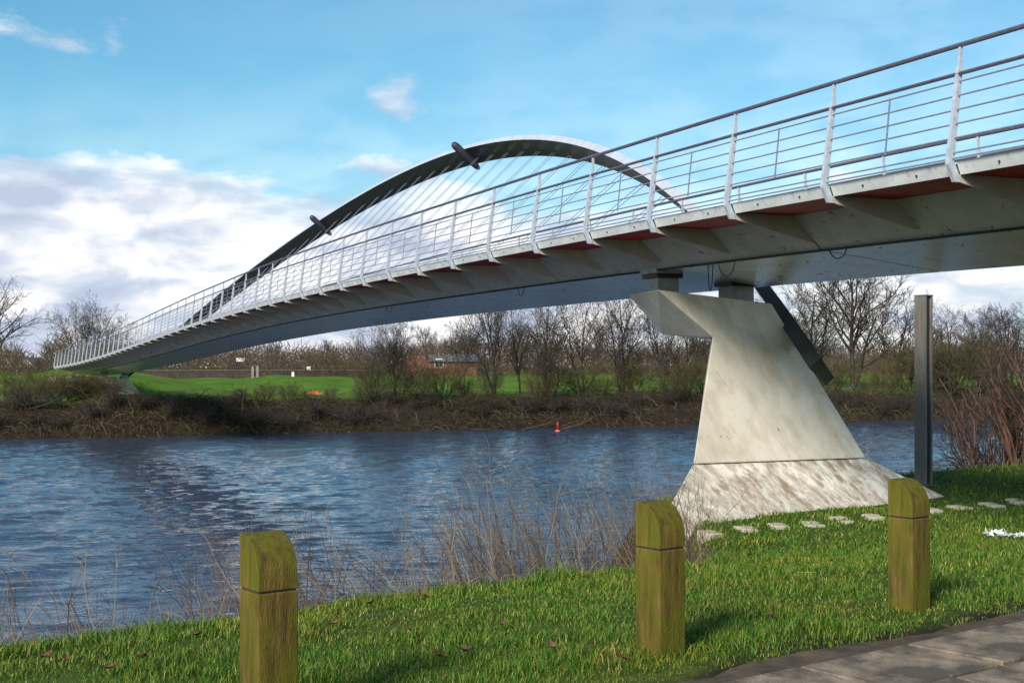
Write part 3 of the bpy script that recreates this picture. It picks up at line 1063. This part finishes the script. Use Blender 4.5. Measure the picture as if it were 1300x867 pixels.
G_T = 'bare trees on the far bank'
plant_px('bare_tree', 'spread', 104, 150, 366, 0.2, 'broad bare tree with dark forked limbs behind the far railing end', 'tree', G_T, 1.1)
plant_px('bare_tree', 'tall', -4, 150, 348, 1.0, 'tall dark bare tree beyond the meadow, left of the bridge landing', 'tree', G_T, 1.35)
lab_bank = 'slender bare tree rooted in the brambles along the far river bank'
for px, Y, yt, kind, rz in ((470, 92.5, 396, 'slim', 0.5), (502, 94, 384, 'multi', 2.0), (628, 96.5, 352, 'oak', 0.8), (694, 98.5, 350, 'multi', 1.4),
                            (742, 101, 338, 'slim', 3.0), (790, 102, 338, 'multi', 4.2), (838, 104, 350, 'slim', 5.0), (872, 106, 376, 'multi', 0.3), (590, 98, 382, 'slim', 2.2), (660, 100, 362, 'slim', 4.4)):
    l = {628: 'stout bare tree with a thick trunk standing in the far bank brambles', 502: 'bushy olive tinged bare tree on the far bank beside a leaning sapling',
         470: 'leaning bare sapling on the far bank where the meadow shows open grass'}.get(px, lab_bank)
    plant_px('bare_tree', kind, px, Y, yt, rz, l, 'tree', G_T, 0.85)
for px, Y, yt, kind, rz, l in ((1084, 122, 300, 'oak', 2.6, 'large spreading bare tree across the river between the pier and the grey post'),
                               (1030, 124, 330, 'multi', 0.9, 'upright many stemmed bare tree across the river right behind the pier'),
                               (1140, 122, 352, 'slim', 1.9, 'thin bare tree across the river just beside the grey post'),
                               (1205, 121, 376, 'multi', 3.3, 'bushy bare willow in the brown thicket across the river'),
                               (1245, 125, 384, 'multi', 5.1, 'bushy bare willow in the brown thicket across the river'),
                               (1285, 121, 382, 'oak', 0.4, 'bushy bare willow in the brown thicket across the river'),
                               (1330, 123, 370, 'multi', 1.4, 'bushy bare willow in the brown thicket across the river')):
    plant_px('bare_tree', kind, px, Y, yt, rz, l, 'tree', G_T, 1.15)
lab_b = 'bare tree rising from the woodland edge behind the meadow'
for px, Y, yt, kind, rz in ((545, 165, 410, 'oak', 1.0), (420, 170, 428, 'oak', 2.0), (452, 160, 415, 'slim', 0.1), (590, 170, 404, 'spread', 3.0), (655, 160, 408, 'oak', 4.0),
                            (760, 160, 400, 'oak', 0.6), (890, 165, 405, 'oak', 2.6), (1180, 170, 408, 'oak', 3.6), (1050, 170, 396, 'slim', 4.6), (240, 175, 446, 'oak', 1.2), (300, 170, 440, 'multi', 2.2), (350, 172, 436, 'oak', 3.2)):
    l, gname = ('bare tree standing behind the long low wall', 'bare trees behind the wall') if px < 460 else ('bare tree standing close to the low brick house', 'bare trees by the house') if px < 600 else (lab_b, 'bare trees behind the meadow')
    plant_px('bare_tree', kind, px, Y, yt, rz, l, 'tree', gname, 1.0)
# shrubs along the far bank
for k in range(34):
    px = 340 + k * 28 + random.uniform(-8, 8)
    if 640 < px < 660: continue
    Y = 91 + max(0, (px - 400)) * 0.024 + random.uniform(-1.0, 2.0) + (4 if px > 1000 else 0)
    yt = {0: 470, 1: 455, 2: 448}[k % 3] + random.uniform(-8, 10)
    if px > 1150: yt -= 30
    if px < 470: yt = 488 + random.uniform(-8, 6)
    plant_px('bank_shrub', 'bush', px, Y, yt, random.uniform(0, 6), ('low sparse leafless shrub on the far bank below the open meadow' if px < 470 else 'olive brown leafless shrub at the foot of the bare trees on the far bank' if px < 905 else 'tall brown leafless shrub in the thicket across the river beyond the pier and grey post'), 'shrub', 'low shrubs below the meadow' if px < 470 else 'shrubs under the far bank trees' if px < 905 else 'shrubs in the thicket across the river', 0.95)
for px, Y, yt in ((12, 84.5, 484), (40, 85.5, 480), (66, 85.0, 474), (80, 86.5, 468), (95, 87.5, 469), (108, 87.0, 470), (122, 87.5, 472), (136, 88.0, 480), (150, 88.5, 486), (58, 96, 466), (20, 98, 464), (88, 94, 470), (112, 91, 470)):
    plant_px('bank_shrub', 'bush', px, Y, yt, random.uniform(0, 6), 'dark leafless shrub crowding round the far landing of the footbridge', 'shrub', 'shrubs at the far landing', 1.2)
for k in range(46):
    n_ = -20 + k * 2.05 + random.uniform(-0.7, 0.7)
    s_ = random.uniform(76.0, 78.4)
    x_, y_, _ = W(s_, n_, 0)
    plant('bramble_bush', 'bramble', x_, y_, random.uniform(0.7, 1.5), random.uniform(0, 6), 'low dark arching bramble bush on the steep far river bank', 'bramble', 'bramble bushes on the far bank', random.uniform(1.0, 1.5))
# near shoots on the right of the pole
for px, Y, yt, rz, sq in ((1298, 27.5, 385, 0.0, 0.8), (1262, 28.5, 440, 1.6, 0.85), (1345, 27.0, 370, 2.7, 0.85), (1285, 29.5, 410, 4.1, 0.9)):
    plant_px('riverside_shrub', 'shoots', px, Y, yt, rz, 'reddish brown leafless shrub of long shoots on the near bank beyond the grey post', 'shrub', 'reddish shrubs on the near bank', sq)


# ------------------------------------------------------------------ stuff: scrub, stems, grass
def strips_mesh(name, S, C, material):
    me = segs_mesh(name, S, material, 3)
    at_ = me.color_attributes.new('tint', 'FLOAT_COLOR', 'POINT')
    C = np.asarray(C, dtype=np.float32)
    C = np.concatenate([C, np.ones((len(C), 1), np.float32)], 1)
    at_.data.foreach_set('color', np.repeat(C, 6, axis=0).ravel())
    return me


def arcs(r, base, direc, L, droop, rad, nseg=4):
    """(N,...) arrays -> segment rows"""
    n = len(base)
    d = direc / np.linalg.norm(direc, axis=1)[:, None]
    p = base.copy(); rows = []
    for i in range(nseg):
        d = d + np.array([0, 0, -1.0]) * droop[:, None] / nseg + r.normal(0, 0.12, (n, 3))
        d /= np.linalg.norm(d, axis=1)[:, None]
        q = p + d * (L / nseg)[:, None]
        rows.append(np.concatenate([p, q, (rad * (1 - 0.7 * i / nseg))[:, None], (rad * (1 - 0.7 * (i + 1) / nseg))[:, None]], 1))
        p = q
    return np.concatenate(rows, 0)


def build_scrub():
    r = np.random.default_rng(31)
    n = 30000
    s = r.uniform(75.0, 79.8, n); nn = r.uniform(-45, 125, n)
    # patchy: brambles heap up in places
    keep = (np.sin(nn * 0.55) + np.sin(nn * 0.23 + 1) + r.normal(0, 0.9, n)) > -0.9
    s, nn = s[keep], nn[keep]; n = len(s)
    x = PX + UX * s + NX * nn; y = PY + UY * s + NY * nn
    z = ground_z(x, y)
    base = np.stack([x, y, z - 0.05], 1)
    di = r.normal(0, 0.6, (n, 3)); di[:, 2] = r.uniform(0.4, 1.2, n)
    di[:, :2] -= np.array([UX, UY]) * 0.45
    L = r.uniform(0.4, 1.5, n) * np.where(r.random(n) < 0.15, 1.6, 1.0)
    S = arcs(r, base, di, L, r.uniform(0.8, 2.8, n), r.uniform(0.008, 0.024, n))
    pal = np.array([(0.105, 0.076, 0.042), (0.055, 0.042, 0.025), (0.028, 0.022, 0.014), (0.20, 0.16, 0.10), (0.075, 0.078, 0.022)])
    c = pal[r.choice(5, n, p=[0.27, 0.27, 0.2, 0.12, 0.14])]
    me = strips_mesh('bramble_scrub', S, np.tile(c, (4, 1)), M['scrub'])
    o = link(bpy.data.objects.new('bramble_scrub', me))
    tag(o, 'brown tangle of brambles and dead grass along the far bank', 'scrub', kind='stuff')
    # woodland behind the meadow: a mass of stems and twigs
    n = 60000
    nn = r.uniform(-75, 150, n); s = r.uniform(121, 175, n)
    x = PX + UX * s + NX * nn; y = PY + UY * s + NY * nn
    z = ground_z(x, y)
    hmax = 4.3 + 0.9 * np.sin(nn * 0.13) + 0.7 * np.sin(nn * 0.31 + 2) + 0.5 * np.sin(nn * 0.9) + np.clip((nn - 15) * 0.02, -0.8, 0.8)
    pxx = 650 + 1620 * x / y
    hmax = np.where((pxx > 30) & (pxx < 56), 0.9, hmax)
    zz = z + r.uniform(0, 1, n) ** 1.2 * hmax * 0.72
    base = np.stack([x, y, zz], 1)
    di = r.normal(0, 0.55, (n, 3)); di[:, 2] = r.uniform(0.3, 1.3, n)
    L = r.uniform(0.6, 1.9, n)
    S = arcs(r, base, di, L, r.uniform(-0.2, 0.6, n), r.uniform(0.018, 0.045, n), 2)
    pal = np.array([(0.115, 0.075, 0.052), (0.075, 0.052, 0.038), (0.15, 0.11, 0.07), (0.085, 0.075, 0.032), (0.13, 0.07, 0.05)])
    c = pal[r.choice(5, n, p=[0.3, 0.25, 0.15, 0.18, 0.12])]
    me = strips_mesh('woodland_thicket', S, np.tile(c, (2, 1)), M['scrub'])
    o = link(bpy.data.objects.new('woodland_thicket', me))
    tag(o, 'hazy brown leafless woodland belt behind the far meadow', 'woodland', kind='stuff')
    # horizon belt much farther away
    n = 9000
    x = r.uniform(-330, 330, n); y = r.uniform(430, 520, n)
    di = r.normal(0, 0.6, (n, 3)); di[:, 2] = r.uniform(0.2, 1, n)
    hh = 8 + 2.5 * np.sin(x * 0.05) + 2 * np.sin(x * 0.13)
    base = np.stack([x, y, 0.4 + r.uniform(0, 1, n) * hh * 0.7], 1)
    S = arcs(r, base, di, r.uniform(1.5, 4, n), r.uniform(-0.2, 0.5, n), r.uniform(0.08, 0.22, n), 2)
    c = pal[r.choice(5, n)] * 0.9
    me = strips_mesh('distant_woodland', S, np.tile(c, (2, 1)), M['scrub'])
    tag(link(bpy.data.objects.new('distant_woodland', me)), 'far brown belt of woods on the horizon', 'woodland', kind='stuff')


build_scrub()


def build_stems():
    r = np.random.default_rng(77)
    # dead upright stems on the slope below the grass edge: (px range, depth beyond the crest, count, height)
    rows = []; cols = []
    pal = np.array([(0.20, 0.135, 0.095), (0.13, 0.09, 0.065), (0.30, 0.235, 0.16), (0.09, 0.06, 0.045)])
    spec = [(-4.9, -1.2, 520, 0.55, 1.35, 0.35), (-9.8, -7.4, 110, 0.35, 0.75, 0.35), (-7.4, -6.6, 90, 0.45, 0.95, 0.4), (-6.6, -4.9, 90, 0.4, 0.8, 0.4), (-13.0, -9.8, 160, 0.25, 0.6, 0.5), (-1.2, -0.2, 35, 0.6, 1.2, 0.35)]
    for n0, n1, cnt, h0, h1, lean_ in spec:
        nn = r.uniform(n0, n1, cnt)
        s = crest(nn) + r.uniform(0.3, 1.7, cnt)
        x = PX + UX * s + NX * nn; y = PY + UY * s + NY * nn
        z = ground_z(x, y)
        base = np.stack([x, y, z - 0.03], 1)
        di = np.stack([r.normal(-0.28, 0.2, cnt) * lean_ / 0.35, r.normal(0, 0.2, cnt), np.ones(cnt)], 1)
        L = r.uniform(h0, h1, cnt) + np.clip(s - crest(nn), 0, 2) * 0.25
        S = arcs(r, base, di, L, r.uniform(-0.1, 0.25, cnt), r.uniform(0.0035, 0.0065, cnt), 4)
        c = pal[r.choice(4, cnt, p=[0.35, 0.3, 0.15, 0.2])]
        rows.append(S); cols.append(np.tile(c, (4, 1)))
        # side twigs from the upper half
        m = cnt * 3
        idx = r.integers(0, cnt, m)
        lv = r.integers(1, 4, m)
        src = S[lv * cnt + idx]
        f = r.uniform(0, 1, (m, 1))
        b2 = src[:, 0:3] * (1 - f) + src[:, 3:6] * f
        d2 = (src[:, 3:6] - src[:, 0:3]); d2 /= np.linalg.norm(d2, axis=1)[:, None]
        d2 = d2 + r.normal(0, 0.45, (m, 3))
        S2 = arcs(r, b2, d2, r.uniform(0.08, 0.28, m), r.uniform(-0.1, 0.5, m), r.uniform(0.0018, 0.003, m), 2)
        rows.append(S2); cols.append(np.tile(c[idx], (2, 1)))
    # straw coloured bent grass at the very edge
    cnt = 2600
    nn = np.concatenate([r.uniform(-13, -8, 1500), r.uniform(-8, -0.5, 1100)])
    s = crest(nn) + r.uniform(0.15, 1.1, cnt)
    x = PX + UX * s + NX * nn; y = PY + UY * s + NY * nn
    z = ground_z(x, y)
    di = r.normal(0, 0.5, (cnt, 3)); di[:, 2] = r.uniform(0.6, 1.2, cnt)
    S = arcs(r, np.stack([x, y, z - 0.02], 1), di, r.uniform(0.15, 0.5, cnt), r.uniform(0.6, 2.0, cnt), r.uniform(0.002, 0.004, cnt), 4)
    c = np.array([(0.36, 0.27, 0.17), (0.25, 0.17, 0.10), (0.16, 0.11, 0.06)])[r.choice(3, cnt)]
    rows.append(S); cols.append(np.tile(c, (4, 1)))
    me = strips_mesh('dead_stems', np.concatenate(rows), np.concatenate(cols), M['stems'])
    tag(link(bpy.data.objects.new('dead_stems', me)), 'thin dead weed stems along the near river edge below the lawn', 'weeds', kind='stuff')


build_stems()


def vnoise(x, y, seed):
    """cheap smooth value noise"""
    r = np.random.default_rng(seed)
    G = r.random((64, 64))
    xi = np.floor(x).astype(int); yi = np.floor(y).astype(int)
    fx = x - xi; fy = y - yi
    fx = fx * fx * (3 - 2 * fx); fy = fy * fy * (3 - 2 * fy)
    g = lambda a, b: G[a % 64, b % 64]
    return (g(xi, yi) * (1 - fx) + g(xi + 1, yi) * fx) * (1 - fy) + (g(xi, yi + 1) * (1 - fx) + g(xi + 1, yi + 1) * fx) * fy


def build_grass():
    r = np.random.default_rng(5)
    n = 330000
    u = r.uniform(0, 1, n)
    y = 4.2 * (29.0 / 4.2) ** u
    x = r.uniform(-1, 1, n) * (0.44 * y + 0.5)
    s, nn = to_sn(x, y)
    d = (x - PATH_O.x) * (-0.6) + (y - PATH_O.y) * 0.8
    edge = 0.02 + 0.22 * (vnoise(x * 3.1, y * 3.1, 1) - 0.2) + 0.10 * (vnoise(x * 9, y * 9, 2) - 0.5)
    ok = (s < crest(nn) + 1.0 + r.uniform(-0.5, 0.6, n)) & (d > edge)
    # keep off the pier base
    ok &= ~((s > 6.72 + 0.08 * nn) & (s < 10.3) & (nn > -0.15 + (s - 6) * 0.75) & (nn < 6.7))
    bare = vnoise(x * 2.3, y * 2.3, 3) * 0.6 + vnoise(x * 7, y * 7, 4) * 0.4
    ok &= (bare > 0.24) | (r.random(n) < 0.3)
    thin = np.clip((d - edge) / 0.3, 0.2, 1)
    ok &= r.random(n) < thin
    # stepping stones
    x, y, s, nn, d = x[ok], y[ok], s[ok], nn[ok], d[ok]
    n = len(x)
    z = ground_z(x, y)
    cl = vnoise(x * 4.0, y * 4.0, 6) * 0.6 + vnoise(x * 1.1, y * 1.1, 7) * 0.4
    h = (0.015 + 0.068 * cl ** 2.0) * r.uniform(0.6, 1.5, n) * np.clip(0.5 + d * 0.9, 0.5, 1.0)
    h *= np.where(s > crest(nn) - 0.4, 1.5, 1.0) * np.clip(y / 9, 1.0, 1.5)
    for tx, ty, rad, k in ((0.47, 7.05, 0.16, 2.0), (0.5, 11.3, 0.35, 2.6), (-0.2, 6.4, 0.2, 1.6), (1.9, 7.6, 0.2, 1.7), (-1.8, 6.6, 0.25, 1.5)):
        h *= 1 + (k - 1) * np.exp(-((x - tx) ** 2 + (y - ty) ** 2) / rad ** 2)
    wd = r.uniform(0.0016, 0.0032, n) * np.clip(y / 6.5, 0.8, 3.0)
    az = r.uniform(0, 2 * math.pi, n)
    ln = r.uniform(0.15, 1.0, n) * h
    lx, ly = np.cos(az) * ln, np.sin(az) * ln
    wa = az + math.pi / 2 + r.normal(0, 0.5, n)
    wx, wy = np.cos(wa) * wd, np.sin(wa) * wd
    b = np.stack([x, y, z - 0.008], 1)
    m = b + np.stack([lx * 0.35, ly * 0.35, h * 0.62], 1)
    t = b + np.stack([lx, ly, h], 1)
    w = np.stack([wx, wy, np.zeros(n)], 1)
    V = np.stack([b - w, b + w, m - w * 0.75, m + w * 0.75, t], 1).reshape(-1, 3)
    k = (np.arange(n) * 5)[:, None]
    F = np.concatenate([k + np.array([[0, 1, 3]]), k + np.array([[0, 3, 2]]), k + np.array([[2, 3, 4]])], 1).reshape(-1, 3)
    me = mesh_np('grass', V, F, M['grass'])
    g = np.array([(0.046, 0.120, 0.007), (0.100, 0.172, 0.012), (0.022, 0.066, 0.009), (0.170, 0.180, 0.022), (0.34, 0.27, 0.11)])
    mixv = vnoise(x * 1.3 + 9, y * 1.3, 8)
    pr = r.random(n)
    idx = np.where(pr < 0.42, 0, np.where(pr < 0.68, 1, np.where(pr < 0.82, 2, np.where(pr < 0.97, 3, 4))))
    c = g[idx] * r.uniform(0.8, 1.25, (n, 1))
    yel = np.clip((mixv - 0.45) * 2.0, 0, 0.7)[:, None]
    c = c * (1 - yel) + c * np.array([[1.5, 1.05, 1.1]]) * yel
    at_ = me.color_attributes.new('tint', 'FLOAT_COLOR', 'POINT')
    C = np.concatenate([c, np.ones((n, 1))], 1).astype(np.float32)
    at_.data.foreach_set('color', np.repeat(C, 5, axis=0).ravel())
    tag(link(bpy.data.objects.new('grass', me)), 'short green lawn grass on the near bank', 'grass', kind='stuff')


build_grass()


# ------------------------------------------------------------------ small things
def leaf_mesh(name, L, Wd, material, curl=0.2):
    m = MB()
    V = []; F = []
    k = 5
    for i in range(k + 1):
        t = i / k
        w = Wd * math.sin(math.pi * min(0.98, 0.06 + t * 0.94)) * 0.5
        z = curl * L * (t - 0.5) ** 2
        V += [(L * (t - 0.5), -w, z + w * 0.5), (L * (t - 0.5), 0, z), (L * (t - 0.5), w, z + w * 0.5)]
    for i in range(k):
        a = i * 3
        F += [(a, a + 3, a + 4, a + 1), (a + 1, a + 4, a + 5, a + 2)]
    m.add(V, F)
    return m.mesh(name, material)


lm = leaf_mesh('fallen_leaf', 0.075, 0.05, M['leaf_dead'], 1.2)
rl = random.Random(12)
for px, py in ((469, 773), (487, 775), (330, 797), (425, 800), (60, 842), (85, 846), (140, 858), (535, 760), (590, 835), (555, 842), (640, 800), (700, 830), (520, 808), (980, 790), (1060, 735), (790, 845), (250, 815), (180, 845)):
    x, y, z = px_ground(px, py, 7.0)
    o = inst('fallen_leaf', lm, None, (x, y, z + 0.04), rl.uniform(0, 6), (rl.uniform(0.7, 1.4),) * 3, rl.uniform(-0.5, 0.5))
    tag(o, 'curled brown dead leaf lying in the short grass', 'leaf', 'dead leaves on the lawn')
x, y, z = px_ground(1025, 735, 9)
o = inst('straw_blade', leaf_mesh('straw_blade', 0.16, 0.018, M['yellow_leaf'], 0.2), None, (x, y, z + 0.05), 0.1)
tag(o, 'pale yellow blade lying flat on the lawn before the pier', 'leaf')


def build_litter():
    x, y, z = px_ground(1285, 684, 12)
    r = np.random.default_rng(3)
    nx, ny = 16, 8
    V = []; F = []
    for i in range(nx):
        for j in range(ny):
            e = 0.04 * r.normal()
            V.append((x + (i / (nx - 1) - 0.5) * 0.55 + 0.5 * e, y + (j / (ny - 1) - 0.5) * 0.3 + e - 0.25 * (i / (nx - 1) - 0.5), z + 0.03 + abs(r.normal()) * 0.035))
    for i in range(nx - 1):
        for j in range(ny - 1):
            if r.random() < 0.8:
                a = i * ny + j
                F.append((a, a + 1, a + ny + 1, a + ny))
    o = wobj('plastic_sheet', V, F, M['litter'])
    tag(o, 'crumpled torn white plastic sheet lying on the grass', 'litter')


build_litter()


def build_far_things():
    # flood wall
    root = empty('flood_wall', W(118, 5, 0.5), 'long low dark brick wall behind the far meadow', 'wall')
    a0, a1 = (at(150, 124), 124.0), (at(470, 141), 141.0)
    dv = Vector((a1[0] - a0[0], a1[1] - a0[1], 0)); Ln = dv.length; dv.normalize()
    nv = Vector((-dv.y, dv.x, 0))
    for k in range(9):
        p = Vector((a0[0], a0[1], 0)) + dv * (Ln * k / 9); q = Vector((a0[0], a0[1], 0)) + dv * (Ln * (k + 1) / 9 - 0.03)
        m = MB()
        def blk(z0, z1, t):
            V = []
            for z in (z0, z1):
                for pt, sg in ((p, -1), (q, -1), (q, 1), (p, 1)):
                    w_ = pt + nv * (sg * t); V.append((w_.x, w_.y, z))
            return V
        FF = [(0, 3, 2, 1), (4, 5, 6, 7), (0, 1, 5, 4), (1, 2, 6, 5), (2, 3, 7, 6), (3, 0, 4, 7)]
        m.add(blk(0.0, 1.22, 0.15), FF)
        o = m.obj('wall_panel', M['wall'], root)
        m = MB(); m.add(blk(1.225, 1.31, 0.2), FF); m.obj('coping', M['coping'], root)
    # two pale gate posts in front of the wall
    for px in (321, 327):
        x = at(px, 130); z = float(ground_z(x, 130))
        m = MB(); m.prism([(-0.12, -0.12), (0.12, -0.12), (0.12, 0.12), (-0.12, 0.12)], -0.2, 1.1, 2)
        m.add([(-0.14, -0.14, 1.101), (0.14, -0.14, 1.101), (0.14, 0.14, 1.101), (-0.14, 0.14, 1.101), (0, 0, 1.22)], [(0, 1, 4), (1, 2, 4), (2, 3, 4), (3, 0, 4), (3, 2, 1, 0)])
        o = inst('gate_post', m.mesh('gate_post', M['coping']), None, (x, 130, z))
        tag(o, 'pale square gate post in front of the low dark wall', 'post', 'gate posts at the wall')
    x = at(372, 128); z = float(ground_z(x, 128))
    m = MB(); m.box((-0.12, -0.1, -0.2), (0.12, 0.1, 0.4)); m.prism([(-0.14, 0.40), (0.14, 0.40), (0, 0.5)], -0.12, 0.12, 1)
    tag(inst('marker_stone', m.mesh('marker_stone', M['white_trim']), None, (x, 128, z)), 'small pale marker stone on the meadow by the low wall', 'marker')
    # white notice board
    Y = 138; x = at(305, Y); z = float(ground_z(x, Y))
    root = empty('notice_board', (x, Y, z), 'small white notice board on posts above the low wall', 'sign')
    m = MB(); m.box((-0.45, -0.03, 1.6), (0.45, 0.03, 1.98)); inst('panel', m.mesh('panel', M['white_trim']), root, (x, Y, z))
    for dx in (-0.4, 0.4):
        m = MB(); m.tube([(dx, 0.06, -0.2), (dx, 0.06, 2.05)], 0.04, 6); inst('leg', m.mesh('leg', M['dark_metal']), root, (x, Y, z))
    # lamp post
    Y = 139; x = at(392, Y); z = float(ground_z(x, Y))
    root = empty('street_lamp', (x, Y, z), 'slim dark lamp post beside the path behind the meadow', 'street lamp')
    m = MB(); m.tube([(0, 0, -0.2), (0, 0, 3.1)], [0.07, 0.05], 8); inst('pole', m.mesh('pole', M['dark_metal']), root, (x, Y, z))
    m = MB(); m.tube([(0, 0, 3.1), (0, 0, 3.2), (0, 0, 3.4), (0, 0, 3.46)], [0.08, 0.16, 0.2, 0.05], 8); inst('lantern', m.mesh('lantern', M['white_trim']), root, (x, Y, z))
    m = MB(); m.box((-0.2, -0.1, 0.55), (0.2, -0.075, 1.05)); inst('plate', m.mesh('plate', M['white_trim']), root, (x, Y, z))
    # orange object lying on the meadow
    Y = 100; x = at(400, Y); z = float(ground_z(x, Y))
    m = MB(); m.prism([(-0.7, 0), (0.7, 0), (0.62, 0.16), (-0.55, 0.22)], -0.2, 0.2, 1)
    m.prism([(-0.3, 0.16), (0.3, 0.16), (0.2, 0.3), (-0.2, 0.3)], -0.1, 0.1, 1)
    tag(inst('orange_barrier', m.mesh('orange_barrier', M['orange']), None, (x, Y, z + 0.02)), 'orange plastic barrier lying flat on the far meadow', 'barrier')
    # red navigation marker at the far water edge
    s_, n_ = to_sn(at(708, 91.5), 91.5)
    Y = 89.0; x = at(708, Y)
    root = empty('marker_buoy', (x, Y, WATER), 'red and orange marker buoy on the water below the far bank', 'buoy')
    m = MB(); m.tube([(0, 0, -0.2), (0, 0, 0.04), (0, 0, 0.14)], [0.14, 0.2, 0.12], 10); inst('float', m.mesh('float', M['orange'], True), root, (x, Y, WATER))
    m = MB(); m.tube([(0, 0, 0.14), (0, 0, 0.55), (0, 0, 0.75)], [0.085, 0.07, 0.03], 8); inst('spar', m.mesh('spar', M['red'], True), root, (x, Y, WATER))
    # driftwood on the far bank
    rr = random.Random(5)
    for px, Y, L, rz in ((60, 82.8, 2.2, 0.5), (690, 91.6, 3.2, 0.3), (735, 92.3, 2.4, -0.4), (350, 88.2, 2.8, -0.6)):
        x = at(px, Y); z = float(ground_z(x, Y))
        m = MB()
        m.tube([(-L / 2, 0, 0), (-L * 0.15, 0.06, 0.22), (L * 0.2, -0.05, 0.5), (L / 2, 0.05, 0.95)], [0.09, 0.075, 0.06, 0.03], 6)
        m.tube([(L * 0.1, 0, 0.42), (L * 0.25, 0.1, 0.85), (L * 0.3, 0.1, 1.1)], [0.04, 0.03, 0.015], 5)
        tag(inst('fallen_branch', m.mesh('fallen_branch', M['bark']), None, (x, Y, max(z, WATER) + 0.02), rz), 'pale fallen branch lying on the brambly far bank', 'branch', 'fallen branches on the far bank')
    # brick house
    Y = 152; x0 = at(575, Y); z = 0.6
    root = empty('brick_house', (x0, Y, z), 'low red brick house with grey slate roof behind the meadow', 'house')
    w2 = at(604, Y) - x0
    eav = EYE + (466 - 459) * Y / 1620 - z
    rid = EYE + (466 - 453) * Y / 1620 - z
    m = MB(); m.prism([(-w2 - 0.3, -0.3), (w2 + 0.3, -0.3), (w2 + 0.3, eav), (-w2 - 0.3, eav)], -2.5, 2.5, 1); inst('wall', m.mesh('wall', M['brick']), root, (x0, Y, z))
    m = MB(); m.prism([(-2.9, eav), (2.9, eav), (2.9, eav + 0.12), (0, rid + 0.3), (-2.9, eav + 0.12)], -w2 - 0.1, w2 + 0.6, 0); rf = inst('roof', m.mesh('roof', M['slate']), root, (x0, Y, z))
    m = MB(); m.box((-w2 - 2.6, -2.2, -0.3), (-w2 - 0.35, 2.2, rid + 0.1)); inst('wing', m.mesh('wing', M['brick']), root, (x0, Y, z))
    for wx, wz in ((-1.5, 0.9),):
        m = MB(); m.box((wx - 0.55, -2.56, wz), (wx + 0.55, -2.505, wz + 1.1)); wn = inst('window', m.mesh('window', M['white_trim']), root, (x0, Y, z))
        m = MB(); m.box((wx - 0.42, -2.58, wz + 0.12), (wx - 0.04, -2.562, wz + 0.98)); m.box((wx + 0.04, -2.58, wz + 0.12), (wx + 0.42, -2.562, wz + 0.98)); inst('pane', m.mesh('pane', M['glass']), wn, (x0, Y, z))
    # far white cottage by the left-hand tree
    Y = 190; x0 = at(42, Y); z = 0.6
    root = empty('white_cottage', (x0, Y, z), 'small distant white gabled cottage left of the bridge landing', 'house')
    m = MB(); m.prism([(-1.3, -0.3), (1.3, -0.3), (1.3, 1.2), (0, 2.2), (-1.3, 1.2)], -3, 3, 1); inst('wall', m.mesh('wall', M['white_trim']), root, (x0, Y, z))
    m = MB(); m.prism([(-1.5, 1.15), (0, 2.3), (1.5, 1.15), (1.5, 1.25), (0, 2.42), (-1.5, 1.25)], -3.2, 3.2, 1); inst('roof', m.mesh('roof', M['slate']), root, (x0, Y, z))
    m = MB(); m.box((-0.35, -3.05, 0.3), (0.35, -3.005, 1.1)); inst('window', m.mesh('window', M['glass']), root, (x0, Y, z))


build_far_things()
